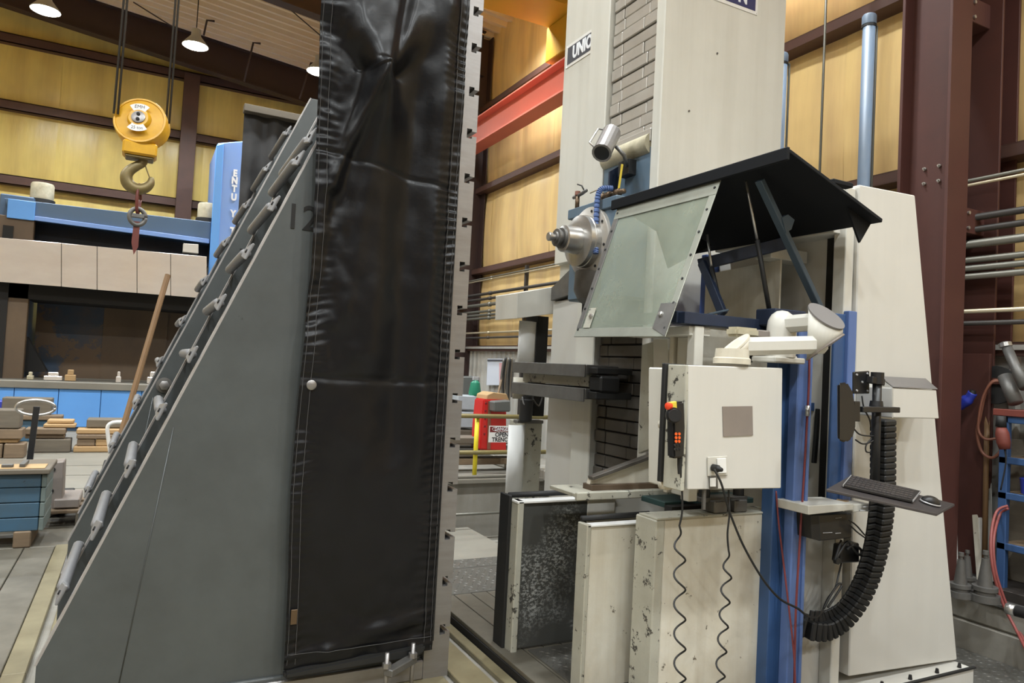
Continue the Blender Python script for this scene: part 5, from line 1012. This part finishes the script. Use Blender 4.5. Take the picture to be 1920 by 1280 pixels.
prism('top_beam', [(-2.518, 17.000, 4.430), (1.223, 17.000, 4.481), (1.229, 17.000, 4.024), (-2.395, 17.000, 4.123)], (0, 1.5, 0), 'steel_blue', pm, 0.01); box('beam_face', -2.45, -2.0, 16.95, 17.0, 4.05, 4.42, 'sky_blue', pm, 0.006)
prism('beam_lip', [(-2.113, 16.970, 4.148), (1.201, 16.970, 4.098), (1.207, 16.970, 4.005), (-2.108, 16.970, 4.064)], (0, 0.1, 0), 'col_blue', pm, 0.004)
prism('beam_back', [(-2.257, 17.600, 4.264), (1.328, 17.600, 4.297), (1.373, 17.600, 3.572), (-2.209, 17.600, 3.504)], (0, 0.3, 0), 'navy', pm)
# crossrail sheets, each its own polished panel
xsr = [(-4.0, 445, 528), (115, 455.6, 537), (182, 462, 543), (257, 469, 549), (320, 475, 554), (388, 481, 559.5)]
for (a, ta, ba), (b, tb, bb) in zip(xsr, xsr[1:]):
    A_ = [(-2.510, 16.600, 3.601), (-1.485, 16.600, 3.622), (-0.876, 16.600, 3.630), (-0.166, 16.600, 3.641), (0.457, 16.600, 3.650), (1.156, 16.600, 3.665)]
    B_ = [(-2.457, 16.600, 2.763), (-1.432, 16.600, 2.772), (-0.822, 16.600, 2.767), (-0.111, 16.600, 2.769), (0.512, 16.600, 2.772), (1.211, 16.600, 2.774)]
    k = xsr.index((a, ta, ba)); g_ = V((0.006, 0, 0)); prism('rail_sheet', [V(A_[k])+g_, V(A_[k+1])-g_, V(B_[k+1])-g_, V(B_[k])+g_], (0, 0.03, 0), 'polish', pm, 0.003)
box('crossrail', -3.2, 1.05, 16.64, 17.0, 2.86, 3.5, 'slot', pm, 0.01)
prism('rail_box', [(0.690, 16.700, 3.905), (0.980, 16.700, 3.919), (0.992, 16.700, 3.725), (0.691, 16.700, 3.723)], (0, 0.2, 0), 'white_clean', pm, 0.006)
box('back_sheet', -2.0, -0.74, 18.4, 18.45, 0.9, 3.0, 'deep_blue', pm, 0); box('back_sheet', -0.74, 0.55, 18.38, 18.45, 0.9, 2.9, 'brown_panel', pm, 0); box('back_sheet', 0.55, 1.6, 18.42, 18.45, 0.9, 2.9, 'brown_panel', pm, 0)
box('black_shade_block', -2.6, 1.5, 17.0, 18.4, 2.5, 2.9, 'slot', pm, 0); prism('dark_brace', [(-2.083, 17.600, 1.822), (-1.658, 17.600, 1.057), (-2.052, 17.600, 1.040)], (0, 0.3, 0), 'slot', pm)  # long black block is added as painted shade under the crossrail
box('table', -5.0, 1.3, 16.0, 18.2, 0.80, 0.93, 'floor_pale', pm, 0.008)
for y in (16.4, 16.8, 17.2): box('table_slot', -5.0, 1.3, y, y+0.04, 0.925, 0.934, 'slot', pm, 0)
xb = [-5.0, -2.9, -2.0, -1.3, -0.6, 0.1, 0.8, 1.4]
for a, b in zip(xb, xb[1:]): box('base_panel', a+0.005, b-0.005, 16.05, 16.12, 0.08, 0.80, 'sky_blue', pm, 0.006)
box('base', -5, 1.4, 16.12, 18.2, 0, 0.8, 'steel_blue', pm, 0)
for s, yy in (('E', 325), ('N', 339), ('T', 354), ('U', 370), ('Y', 401), ('T', 436), ('U', 456)):
    p = V([(1.635, 16.890, 5.601), (1.635, 16.890, 5.435), (1.640, 16.890, 5.257), (1.641, 16.890, 5.068), (1.647, 16.890, 4.701), (1.659, 16.890, 4.324), (1.651, 16.890, 4.098)][[325, 339, 354, 370, 401, 436, 456].index(yy)]); text('column_letter', s, 0.20, p, (1, 0, 0), (0, 0, 1), 'letter_white', pm, 0.004, 'CENTER', 0.8, 0.012)
for i, (px_, lab) in enumerate(((78, 'beige motor on top of the blue planer beam'), (390, 'beige motor at the right end of the blue planer beam'))):
    p = V((-1.972, 17.600, 4.549)) if i == 0 else V((1.160, 17.300, 4.472)); p.z = (-1.905, 17.000, 4.440)[2]+0.01; t = thing('drive_motor', lab, 'motor', p); lathe('base', p, (0, 0, 1), [(0, 0.24), (0.13, 0.24), (0.13, 0.20)], 'rubber', t, 20); lathe('cover', p+V((0, 0, 0.13)), (0, 0, 1), [(0, 0.21), (0.30, 0.21), (0.34, 0.19), (0.34, 0)], 'roller', t, 20)
# fixtures on the mill table
for i, (px_, w_, h_, mat, lab) in enumerate(((57, 0.10, 0.15, 'roller', 'small brown block on the left of the mill table'), (100, 0.30, 0.16, 'polish', 'silver vise on the mill table'), (132, 0.18, 0.22, 'cardboard', 'tan step block on the mill table'), (222, 0.09, 0.22, 'polish', 'small steel jack on the mill table'), (287, 0.22, 0.24, 'polish', 'silver chuck on the mill table near the pole'))):
    p = V([(-1.816, 16.500, 1.001), (-1.444, 16.500, 1.006), (-1.160, 16.500, 1.007), (-0.332, 16.500, 0.986), (0.291, 16.500, 1.010)][i]); t = thing('table_fixture', lab, 'fixture', (p.x, 16.5, 0.934)); box('lower_block', p.x-w_/2, p.x+w_/2, 16.42, 16.6, 0.934, 0.934+h_*0.55, mat, t, 0.01); box('upper_block', p.x-w_*0.28, p.x+w_*0.28, 16.45, 16.57, 0.934+h_*0.55, 0.934+h_, mat, t, 0.01)
# =================================================================== timbers, pallet truck, crate
def timber(x0, x1, y0, y1, z0, z1, mat, lab): return tag(box('timber_block', x0, x1, y0, y1, z0, z1, mat, None, 0.012), lab, 'timber', 'timbers stacked before the blue mill')
tims = [(-2.6, -1.62, 12.3, 12.6, 0.0, 0.20, 'wood', 'dark block at the far left foot of the timber stack'), (-1.60, -1.36, 12.28, 12.6, 0.0, 0.205, 'wood', 'square dark block at the right foot of the left timber stack'),
 (-2.6, -1.45, 12.35, 12.7, 0.21, 0.265, 'wood_gold', 'thin pale board low in the left stack'), (-2.6, -1.40, 12.3, 12.65, 0.27, 0.41, 'wood', 'thick beam in the middle of the left stack'), (-2.6, -1.44, 12.3, 12.65, 0.42, 0.68, 'wood_grey', 'wide grey beam on top of the left stack'),
 (-1.36, -0.84, 12.9, 13.2, 0.0, 0.20, 'wood_grey', 'grey beam low in the middle stack'), (-1.44, -0.93, 12.95, 13.2, 0.205, 0.265, 'wood', 'thin board in the middle stack'), (-1.44, -0.92, 12.9, 13.2, 0.27, 0.36, 'wood', 'brown beam on the middle stack'), (-1.22, -0.80, 13.0, 13.3, 0.365, 0.42, 'wood_gold', 'golden board on the middle stack'), (-1.18, -0.83, 13.05, 13.3, 0.425, 0.48, 'wood_gold', 'short golden board topping the middle stack'),
 (-1.72, -1.08, 14.3, 14.6, 0.36, 0.44, 'wood', 'brown plank behind the golden boards'), (-1.95, -1.25, 14.4, 14.7, 0.45, 0.72, 'wood_grey', 'dark plank stacked behind the pallet truck handle'), (-1.9, -1.2, 14.35, 14.7, 0.0, 0.355, 'crate_blue', 'blue painted block behind the timber stacks'),
 (-0.80, 0.15, 12.9, 13.2, 0.0, 0.09, 'wood_gold', 'lowest golden timber of the right stack'), (-0.76, -0.52, 12.92, 13.2, 0.095, 0.20, 'wood', 'left short block in the right stack'), (-0.51, 0.1, 12.92, 13.2, 0.095, 0.20, 'wood_gold', 'right short block in the right stack'), (-0.77, 0.1, 12.9, 13.2, 0.205, 0.27, 'wood', 'third timber up in the right stack'), (-0.78, 0.1, 12.95, 13.25, 0.275, 0.35, 'wood_gold', 'golden timber near the top of the right stack'), (-0.66, 0.2, 13.1, 13.5, 0.36, 0.49, 'wood_grey', 'long grey beam topping the right stack')]
for a in tims: timber(*a)
jk = thing('pallet_truck', 'pallet truck with black tiller and looped chrome handle', 'pallet truck', (-0.798, 8.000, 0.559)); hA = V((-0.806, 8.000, 0.559)); hB = V((-0.813, 8.000, 1.055)); bar('tiller', (hA.x-0.05, 8.0, 0.12), hB, 0.05, 0.035, 'black', jk, (0, 1, 0)); cc = V((-0.820, 8.000, 1.045)); ring_link('handle_loop', cc, 0.14, 0.31, 0.013, 'chrome', jk, 0.0); box('pump', hA.x-0.15, hA.x+0.05, 7.9, 8.1, 0.03, 0.3, 'black', jk, 0.02)
for x in (-0.2, 0.2): box('fork', hA.x+x-0.08, hA.x+x+0.08, 8.1, 9.2, 0.02, 0.09, 'rubber', jk, 0.01)
cr = thing('blue_crate', 'worn blue plank crate with a wooden lid in the left foreground', 'crate', (-0.95, 7.0, 0)); z = 0.13
for i, h in enumerate((0.11, 0.12, 0.12, 0.11)): box('side_plank', -1.9, -0.64, 6.97, 7.0, z, z+h-0.006, 'crate_blue', cr, 0.005); box('end_plank', -0.635, -0.60, 6.96, 7.5, z, z+h-0.006, 'crate_end', cr, 0.005); z += h
box('core', -1.88, -0.645, 7.0, 7.48, 0.13, 0.59, 'crate_blue', cr, 0); box('lid', -1.95, -0.58, 6.92, 7.52, 0.59, 0.63, 'wood_grey', cr, 0.006); box('lid_board', -1.5, -0.62, 6.96, 7.2, 0.63, 0.637, 'wood_gold', cr, 0.002)
for x in (-1.55, -0.80): box('skid', x, x+0.12, 6.95, 7.5, 0.0, 0.13, 'wood', cr, 0.008)
for i, (x0, x1, h) in enumerate(((-1.25, -0.95, 0.03), (-0.92, -0.84, 0.025), (-0.80, -0.76, 0.03))): tag(box('steel_strip', x0, x1, 7.0, 7.04 if i < 2 else 7.25, 0.637, 0.637+h, 'dull_steel', None, 0.004), ('long toothed steel strip on the blue crate lid', 'small square steel bar on the blue crate lid', 'steel bar across the blue crate lid')[i], 'steel bar')
gp = thing('grey_plate_stand', 'grey drilled steel plate standing on a pallet behind the blue crate', 'steel plate', (-0.5, 8.0, 0)); q = [(-0.661, 7.750, 0.563), (-0.546, 7.750, 0.576), (-0.535, 7.750, 0.139), (-0.549, 7.750, 0.101), (-0.639, 7.750, 0.081)]; prism('plate', q, (0, 0.25, 0), 'taupe', gp, 0.008); box('foot', -0.60, -0.40, 7.7, 8.2, 0.16, 0.24, 'taupe', gp, 0.008)
for p in [(-0.624, 7.748, 0.505), (-0.625, 7.748, 0.312), (-0.630, 7.748, 0.134)]: lathe('hole', p, (0, -1, 0), [(0, 0.018), (0.004, 0.018), (0.004, 0)], 'slot', gp, 10)
pl = thing('wooden_pallet', 'dark wooden pallet under the grey drilled plate', 'pallet', (-0.55, 8.0, 0))
for y in (7.65, 7.9, 8.15): box('deck_board', -1.2, -0.34, y, y+0.14, 0.12, 0.15, 'wood', pl, 0.005)
for x in (-1.2, -0.8, -0.42): box('stringer', x, x+0.08, 7.65, 8.3, 0.0, 0.12, 'wood_grey', pl, 0.005)
pb_, pt_ = V((-0.169, 8.800, 0.441)), V((0.243, 9.300, 2.518)); pb_ = pb_+(pb_-pt_)*(pb_.z/(pt_.z-pb_.z))
tag(tube('wooden_pole', [pb_, pt_], 0.031, 'pole', None, 8, False), 'long wooden pole leaning against the angle plates', 'pole')
ctl = thing('hand_cart', 'pale tubular hand cart handle beside the leaning pole', 'cart', (-0.221, 9.600, 0.406)); tube('handle', spline([(-0.221, 9.600, 0.406), (-0.255, 9.600, 0.592), (-0.268, 9.600, 0.715), (-0.217, 9.600, 0.765), (-0.108, 9.600, 0.773), (-0.008, 9.600, 0.780)], 5), 0.022, 'sign_white', ctl, 8); box('deck', -0.3, 0.6, 9.55, 10.3, 0.18, 0.24, 'rubber', ctl, 0.01)
for x, y in ((-0.2, 9.65), (0.5, 9.65), (-0.2, 10.2), (0.5, 10.2)): lathe('wheel', (x-0.02, y, 0.09), (1, 0, 0), [(0, 0.09), (0.04, 0.09)], 'rubber', ctl, 12)
tag(lathe('blue_can', (-1.940, 14.800, 0.467), (0, 0, 1), [(0, 0.14), (0.16, 0.14), (0.18, 0.12), (0.18, 0)], 'royal', None, 16), 'royal blue can before the blue mill', 'can')
# =================================================================== trench rail and clutter behind it
tr_ = thing('guard_rail', 'yellow posts with grimy horizontal rails along the trench', 'guard rail', (4.446, 9.600, -0.061))
p = V((4.451, 9.600, -0.007)); pt = V((4.431, 9.600, 0.925)); tube('post', [(p.x, 9.6, 0), (p.x, 9.6, pt.z)], 0.033, 'rail_yellow', tr_, 12); tube('post', [(p.x+1.35, 9.6, 0), (p.x+1.35, 9.6, pt.z)], 0.033, 'rail_yellow', tr_, 12)
for yy in (0, 1, 2): z_ = [(4.511, 9.550, 0.915)[2], (4.542, 9.550, 0.387)[2], (4.563, 9.550, 0.037)[2]][yy]; tube('rail', [(3.2, 9.55, z_), (5.9, 9.55, z_)], 0.033 if yy < 2 else 0.025, 'rail_olive' if yy < 2 else 'floor_pale', tr_, 10)
sg = thing('danger_sign', 'red and white sign reading DANGER OPEN TRENCH on the rail', 'sign', (4.744, 9.500, 0.532)); s0 = V((4.608, 9.507, 0.539)); s1 = V((4.594, 9.507, 0.780)); Wd = 0.42; zb, zt = s0.z, s1.z; prism('board', [(s0.x, 9.507, zb), (s0.x+Wd, 9.507, zb), (s0.x+Wd, 9.507, zt), (s0.x, 9.507, zt)], (0, 0.012, 0), 'sign_white', sg); zm = zt-(zt-zb)*0.38
fld = prism('danger_field', [(s0.x+0.012, 9.506, zm), (s0.x+Wd-0.012, 9.506, zm), (s0.x+Wd-0.012, 9.506, zt-0.012), (s0.x+0.012, 9.506, zt-0.012)], (0, -0.002, 0), 'sign_red', sg)
ov = [(s0.x+Wd/2+0.165*math.cos(2*PI*k/28), 9.503, (zm+zt)/2+0.036*math.sin(2*PI*k/28)) for k in range(28)]; pts = [V(a) for a in ov]; tube('danger_ring', pts+[pts[0]], 0.004, 'sign_white', fld, 5)
text('sign_lettering', 'DANGER', 0.075, (s0.x+Wd/2, 9.501, (zm+zt)/2), (1, 0, 0), (0, 0, 1), 'letter_white', sg, 0.001, 'CENTER', 0.82, 0.001); text('sign_lettering', 'OPEN', 0.085, (s0.x+Wd/2, 9.504, zb+(zm-zb)*0.74), (1, 0, 0), (0, 0, 1), 'sign_black', sg, 0.001, 'CENTER', 1.0, 0.002); text('sign_lettering', 'TRENCH', 0.085, (s0.x+Wd/2, 9.504, zb+(zm-zb)*0.26), (1, 0, 0), (0, 0, 1), 'sign_black', sg, 0.001, 'CENTER', 0.95, 0.002)
rc_ = thing('red_case', 'bright red plastic case behind the danger sign', 'case', (5.033, 10.200, 0.366)); q = [(4.803, 10.200, 0.342), (5.271, 10.200, 0.314), (5.224, 10.200, 1.125), (4.821, 10.200, 1.131), (4.800, 10.200, 0.699)]; prism('shell', q, (0, 0.35, 0), 'red_paint', rc_, 0.02, 2); prism('strap', [(4.918, 10.190, 0.351), (4.973, 10.190, 0.351), (4.938, 10.190, 1.102), (4.892, 10.190, 1.100)], (0, -0.012, 0), 'orange_hose', rc_)
for i in range(5): z = (4.795, 10.180, 1.099)[2]-0.12*i-0.03; lathe('stud', (V(q[0]).x+0.06+0.012*i*0, 10.2, z), (0, -1, 0), [(0, 0.018), (0.012, 0.014), (0.012, 0)], 'sign_red', rc_, 8)
tag(prism('control_cabinet', [(4.911, 10.000, 0.949), (5.207, 10.000, 0.954), (5.196, 10.000, 1.137), (4.901, 10.000, 1.113)], (0, 0.18, 0), 'grey_plastic', None, 0.02), 'grey bolted gearbox block above the red case', 'gearbox')
bx_ = thing('storage_bin', 'pale translucent storage bins stacked left of the yellow post', 'bin', (5.002, 11.200, 0.603))
for i, pq in enumerate(([(4.818, 11.200, 0.889), (5.185, 11.200, 0.877), (5.190, 11.200, 1.132), (4.803, 11.200, 1.140)], [(4.817, 11.200, 0.584), (5.172, 11.200, 0.578), (5.176, 11.200, 0.859), (4.810, 11.200, 0.862)], [(4.852, 11.200, -0.007), (5.187, 11.200, -0.012), (5.164, 11.200, 0.550), (4.818, 11.200, 0.557)])): prism('bin_box', pq, (0, 0.4, 0), 'clear_bin' if i < 2 else 'wood_grey', bx_, 0.02)
tag(prism('tool_chest', [(5.258, 12.000, -0.068), (5.619, 12.000, -0.073), (5.572, 12.000, 1.448), (5.232, 12.000, 1.434)], (0, 0.4, 0), 'grey_plastic', None, 0.02), 'dark grey plastic chest behind the storage bins', 'chest')
bt = thing('spray_bottle', 'green spray bottle on the grey chest', 'bottle', (5.165, 11.300, 1.135)); b0 = V((5.165, 11.300, 1.135)); lathe('body', b0, (0, 0, 1), [(0, 0.10), (0.04, 0.11), (0.22, 0.08), (0.26, 0.035)], 'green', bt, 16); box('nozzle', b0.x-0.05, b0.x+0.05, b0.y-0.03, b0.y+0.03, b0.z+0.26, b0.z+0.32, 'silver', bt)
tag(prism('cardboard_box', [(4.891, 10.250, 1.122), (5.297, 10.250, 1.123), (5.244, 10.250, 1.224), (5.006, 10.250, 1.242), (4.905, 10.250, 1.197)], (0, 0.4, 0), 'cardboard', None, 0.01), 'torn cardboard flap above the red case', 'box')
wb = thing('notice_board', 'white notice board with pink sheet on the corrugated wall', 'board', (6.050, 12.316, 1.517)); prism('panel', [(6.100, 12.818, 1.272), (6.100, 11.899, 1.314), (6.100, 11.999, 1.808), (6.100, 12.834, 1.797)], (0.02, 0, 0), 'board', wb, 0.003); prism('sheet', [(6.090, 12.236, 1.319), (6.090, 11.969, 1.330), (6.090, 12.037, 1.727), (6.090, 12.284, 1.722)], (0.004, 0, 0), 'pink', wb); prism('header', [(6.090, 12.806, 1.744), (6.090, 11.974, 1.758), (6.090, 11.977, 1.788), (6.090, 12.810, 1.776)], (0.004, 0, 0), 'sign_grey', wb)
for i in range(7):
    a = V((5.239, 10.400, 1.784)); tag(tube('hanging_strap', spline([(a.x+0.03*i, 10.4, a.z+0.02*(i % 2)), (a.x+0.034*i-0.02, 10.42, a.z-0.3), (a.x+0.03*i-0.01*(i % 3), 10.4, a.z-0.62-0.05*(i % 3))], 4), 0.018, ('dull_steel', 'rubber', 'wood_grey')[i % 3], None, 6), 'worn strap in the bundle hanging beside the white guards', 'strap', 'bundle of hanging straps')
tag(bar('broom_stick', (5.079, 10.300, 1.047), (5.322, 10.500, 1.718), 0.03, 0.03, 'wood', None), 'brown stick leaning on the bundle of straps', 'stick')
# low debris boards beyond the rail
for i, (yy, mt) in enumerate(((862, 'wood_grey'), (872, 'dull_steel'), (881, 'wood'))): z_ = [0.42, 0.25, 0.08][i]; tag(box('scrap_board', 4.0, 5.6, 10.3+0.05*i, 10.7, z_, z_+0.1, mt, None, 0.01), ('top grey scrap board beyond the trench rail', 'middle steel scrap board beyond the trench rail', 'bottom brown scrap board beyond the trench rail')[i], 'board')
# =================================================================== wall side clutter at the right
bs = thing('blue_rack', 'blue steel rack at the right edge of the picture', 'rack', (5.95, 2.8, 0.225))
for (x, y) in ((5.72, 3.10), (6.05, 3.10), (5.72, 2.2), (6.05, 2.2)): box('upright', x, x+0.05, y-0.06, y, 0.14, 1.50, 'pipe_blue' if x > 6 else 'blue', bs, 0.004)
for z in (0.55, 0.92, 1.18, 1.48): box('shelf_rail', 5.72, 5.77, 2.2, 3.10, z-0.05, z, 'blue', bs, 0.004); box('shelf_board', 5.74, 6.08, 2.2, 3.08, z-0.012, z, 'wood', bs, 0.002)
box('rack_top', 5.70, 6.12, 2.15, 3.14, 1.48, 1.53, 'rust_red', bs, 0.004)
tag(lathe('blue_tub', (5.85, 2.93, 0.92), (0, 0, 1), [(0, 0.07), (0.10, 0.08), (0.11, 0.085), (0.12, 0.07), (0.12, 0)], 'royal', None, 16), 'small blue tub on the blue rack shelf', 'tub')
t = thing('beige_pail', 'beige plastic pail on the floor of the blue rack', 'pail', (5.86, 2.82, 0.225)); lathe('body', (5.86, 2.82, 0.225), (0, 0, 1), [(0, 0.10), (0.26, 0.13), (0.27, 0.14), (0.29, 0.14), (0.29, 0.12), (0.05, 0.09)], 'pail', t, 20)
# red hose loops on the rack
t = thing('red_hose', 'pair of pinkish red hoses looping from the blue rack to the floor', 'hose', (5.6, 2.9, 0.1))
for k in range(2):
    o_ = 0.035*k; tube('hose_run', spline([(5.670, 3.000, 0.833), (5.617, 3.050, 0.779), (5.468, 3.000, 0.607), (5.414, 2.950, 0.399), (5.448, 2.900, 0.189), (5.428, 2.800, 0.042), (5.201, 2.600, -0.032)], 6) if k == 0 else spline([(5.709, 3.020, 0.808), (5.714, 3.080, 0.745), (5.538, 3.020, 0.579), (5.490, 2.970, 0.369), (5.516, 2.900, 0.145), (5.495, 2.800, -0.002), (5.265, 2.600, -0.075)], 6), 0.010, 'hose_pink', t, 8)
tag(tube('orange_hose', spline([(5.900, 3.130, 1.589), (5.850, 3.117, 1.685), (5.820, 3.194, 1.742), (5.820, 3.262, 1.648), (5.820, 3.297, 1.460), (5.820, 3.317, 1.334), (5.820, 3.281, 1.194), (5.820, 3.210, 1.150), (5.820, 3.153, 1.190), (5.840, 3.139, 1.252)], 6), 0.012, 'orange_hose', None, 8), 'copper coloured hose coil hung on the wall bracket', 'hose')
tag(tube('orange_hose', spline([(5.880, 3.139, 1.616), (5.840, 3.135, 1.709), (5.800, 3.198, 1.729), (5.800, 3.269, 1.606), (5.800, 3.299, 1.377), (5.800, 3.249, 1.292), (5.820, 3.175, 1.301)], 6), 0.010, 'orange_hose', None, 8), 'second copper hose coil inside the larger coil', 'hose')
gr = thing('angle_grinder', 'red angle grinder hanging at the corner of the blue rack', 'grinder', (5.660, 3.042, 1.245)); a = V((5.660, 3.057, 1.400)); b = V((5.660, 3.027, 1.239)); tube('body', [a, a+(b-a)*0.3, a+(b-a)*0.7, b], [0.03, 0.045, 0.045, 0.035], 'rust_red', gr, 12); tube('gear_head', [a+V((0, 0, 0.08)), a], [0.03, 0.036], 'rubber', gr, 12); tube('cable', spline([b, b+V((0.0, -0.01, -0.1)), b+V((0.0, 0.02, -0.3))], 5), 0.006, 'rubber', gr, 6)
wd = thing('wall_reel', 'black round reel on a rusty wall bracket', 'reel', (6.000, 3.295, 1.681)); c = V((6.000, 3.284, 1.707)); lathe('disc', c, (-1, -0.2, 0.1), [(0, 0.15), (0.03, 0.15), (0.03, 0.0)], 'rubber', wd, 28); bar('bracket', (5.950, 3.602, 1.735), (5.950, 3.041, 1.741), 0.03, 0.05, 'brown', wd)
cyl = thing('torch_body', 'dark tubular torch parts hanging by the wall reel', 'torch', (5.700, 3.036, 1.637)); tube('tube_body', [(5.800, 3.116, 1.776), (5.750, 3.007, 1.582)], 0.05, 'dull_steel', cyl, 14); tube('tube_body', [(5.800, 3.106, 1.990), (5.780, 3.029, 1.838), (5.740, 2.933, 1.703)], [0.035, 0.035, 0.05], 'dull_steel', cyl, 14); lathe('fitting', (5.800, 3.114, 1.998), (0, 0.3, 1), [(0, 0.045), (0.03, 0.045), (0.04, 0.02)], 'chrome', cyl, 10)
sp_ = thing('blue_sprayer', 'royal blue curved spout hung beside the brown column', 'sprayer', (5.800, 3.443, 1.574)); tube('spout', spline([(5.800, 3.514, 1.519), (5.800, 3.443, 1.545), (5.800, 3.382, 1.587), (5.800, 3.347, 1.639)], 5), [0.05]*6+[0.045]*5+[0.035]*5, 'royal', sp_, 12); lathe('cap', (5.800, 3.354, 1.630), (0, -0.4, 1), [(0, 0.03), (0.03, 0.02), (0.03, 0)], 'rubber', sp_, 12)
# sticks, sheets and tool holders along the wall
tag(tube('wooden_broom', [(5.800, 3.224, 0.373), (5.950, 3.321, 1.733)], 0.020, 'pole', None, 8), 'golden wooden broom handle leaning on the corrugated wall', 'stick')
for i, (a, b, w_, mat, lab) in enumerate((((5.750, 3.221, 0.177), (6.000, 3.448, 0.988), 0.045, 'white_worn', 'pale strip leaning leftmost by the broom handle'), ((5.780, 3.225, 0.254), (6.000, 3.402, 0.978), 0.04, 'sign_white', 'white flat strip leaning beside the broom handle'), ((5.780, 3.163, 0.231), (6.000, 3.319, 0.937), 0.04, 'corr', 'grey strip leaning right of the broom handle'), ((5.720, 3.417, 0.205), (5.850, 3.530, 0.778), 0.10, 'corr', 'weathered grey board next to the white tower'))): tag(bar('wall_strip', a, b, w_, 0.012, mat, None, (1, 0, 0)), lab, 'strip')
tag(box('brown_sheet', 5.9, 5.93, 3.28, 3.62, 0.225, 1.95, 'brown', None, 0.004), 'dark red sheet leaning on the wall behind the tool holders', 'sheet')
tag(box('wood_sheet', 6.02, 6.06, 2.9, 3.22, 0.225, 1.3, 'wood_grey', None, 0.004), 'grey weathered board against the wall behind the red hoses', 'board')
for i, (px_, py_, s, lab) in enumerate(((1802, 1118, 0.82, 'steel tool holder nearest the white tower'), (1812, 1100, 0.72, 'smaller steel tool holder behind the nearest one'), (1846, 1125, 0.92, 'large steel tool holder before the broom handle'))):
    p = V([(5.156, 3.021, 0.225), (5.454, 3.152, 0.225), (5.233, 2.901, 0.225)][i]); t = thing('tool_holder', lab, 'tool holder', p, 'tool holders on the wall ledge'); lathe('flange', p, (0, 0, 1), [(0, 0.10*s), (0.05*s, 0.10*s), (0.05*s, 0.07*s), (0.08*s, 0.07*s), (0.08*s, 0.085*s), (0.11*s, 0.085*s), (0.11*s, 0.05*s)], 'dull_steel', t, 20); lathe('taper', p+V((0, 0, 0.11*s)), (0, 0, 1), [(0, 0.052*s), (0.2*s, 0.026*s), (0.2*s, 0.014*s), (0.23*s, 0.014*s), (0.23*s, 0.022*s), (0.26*s, 0.02*s), (0.26*s, 0)], 'dull_steel', t, 20)
sv = thing('round_socket', 'chrome ended black bar lying on the ledge under the rack', 'bar', (5.326, 2.767, 0.200)); a = V((5.050, 2.661, 0.270)); tube('bar_body', [a+V((0.0, -0.05, 0)), a+V((0.1, -0.6, 0))], 0.035, 'rubber', sv, 12); tube('chrome_end', [a, a+V((0.0, -0.05, 0))], 0.037, 'chrome', sv, 12)
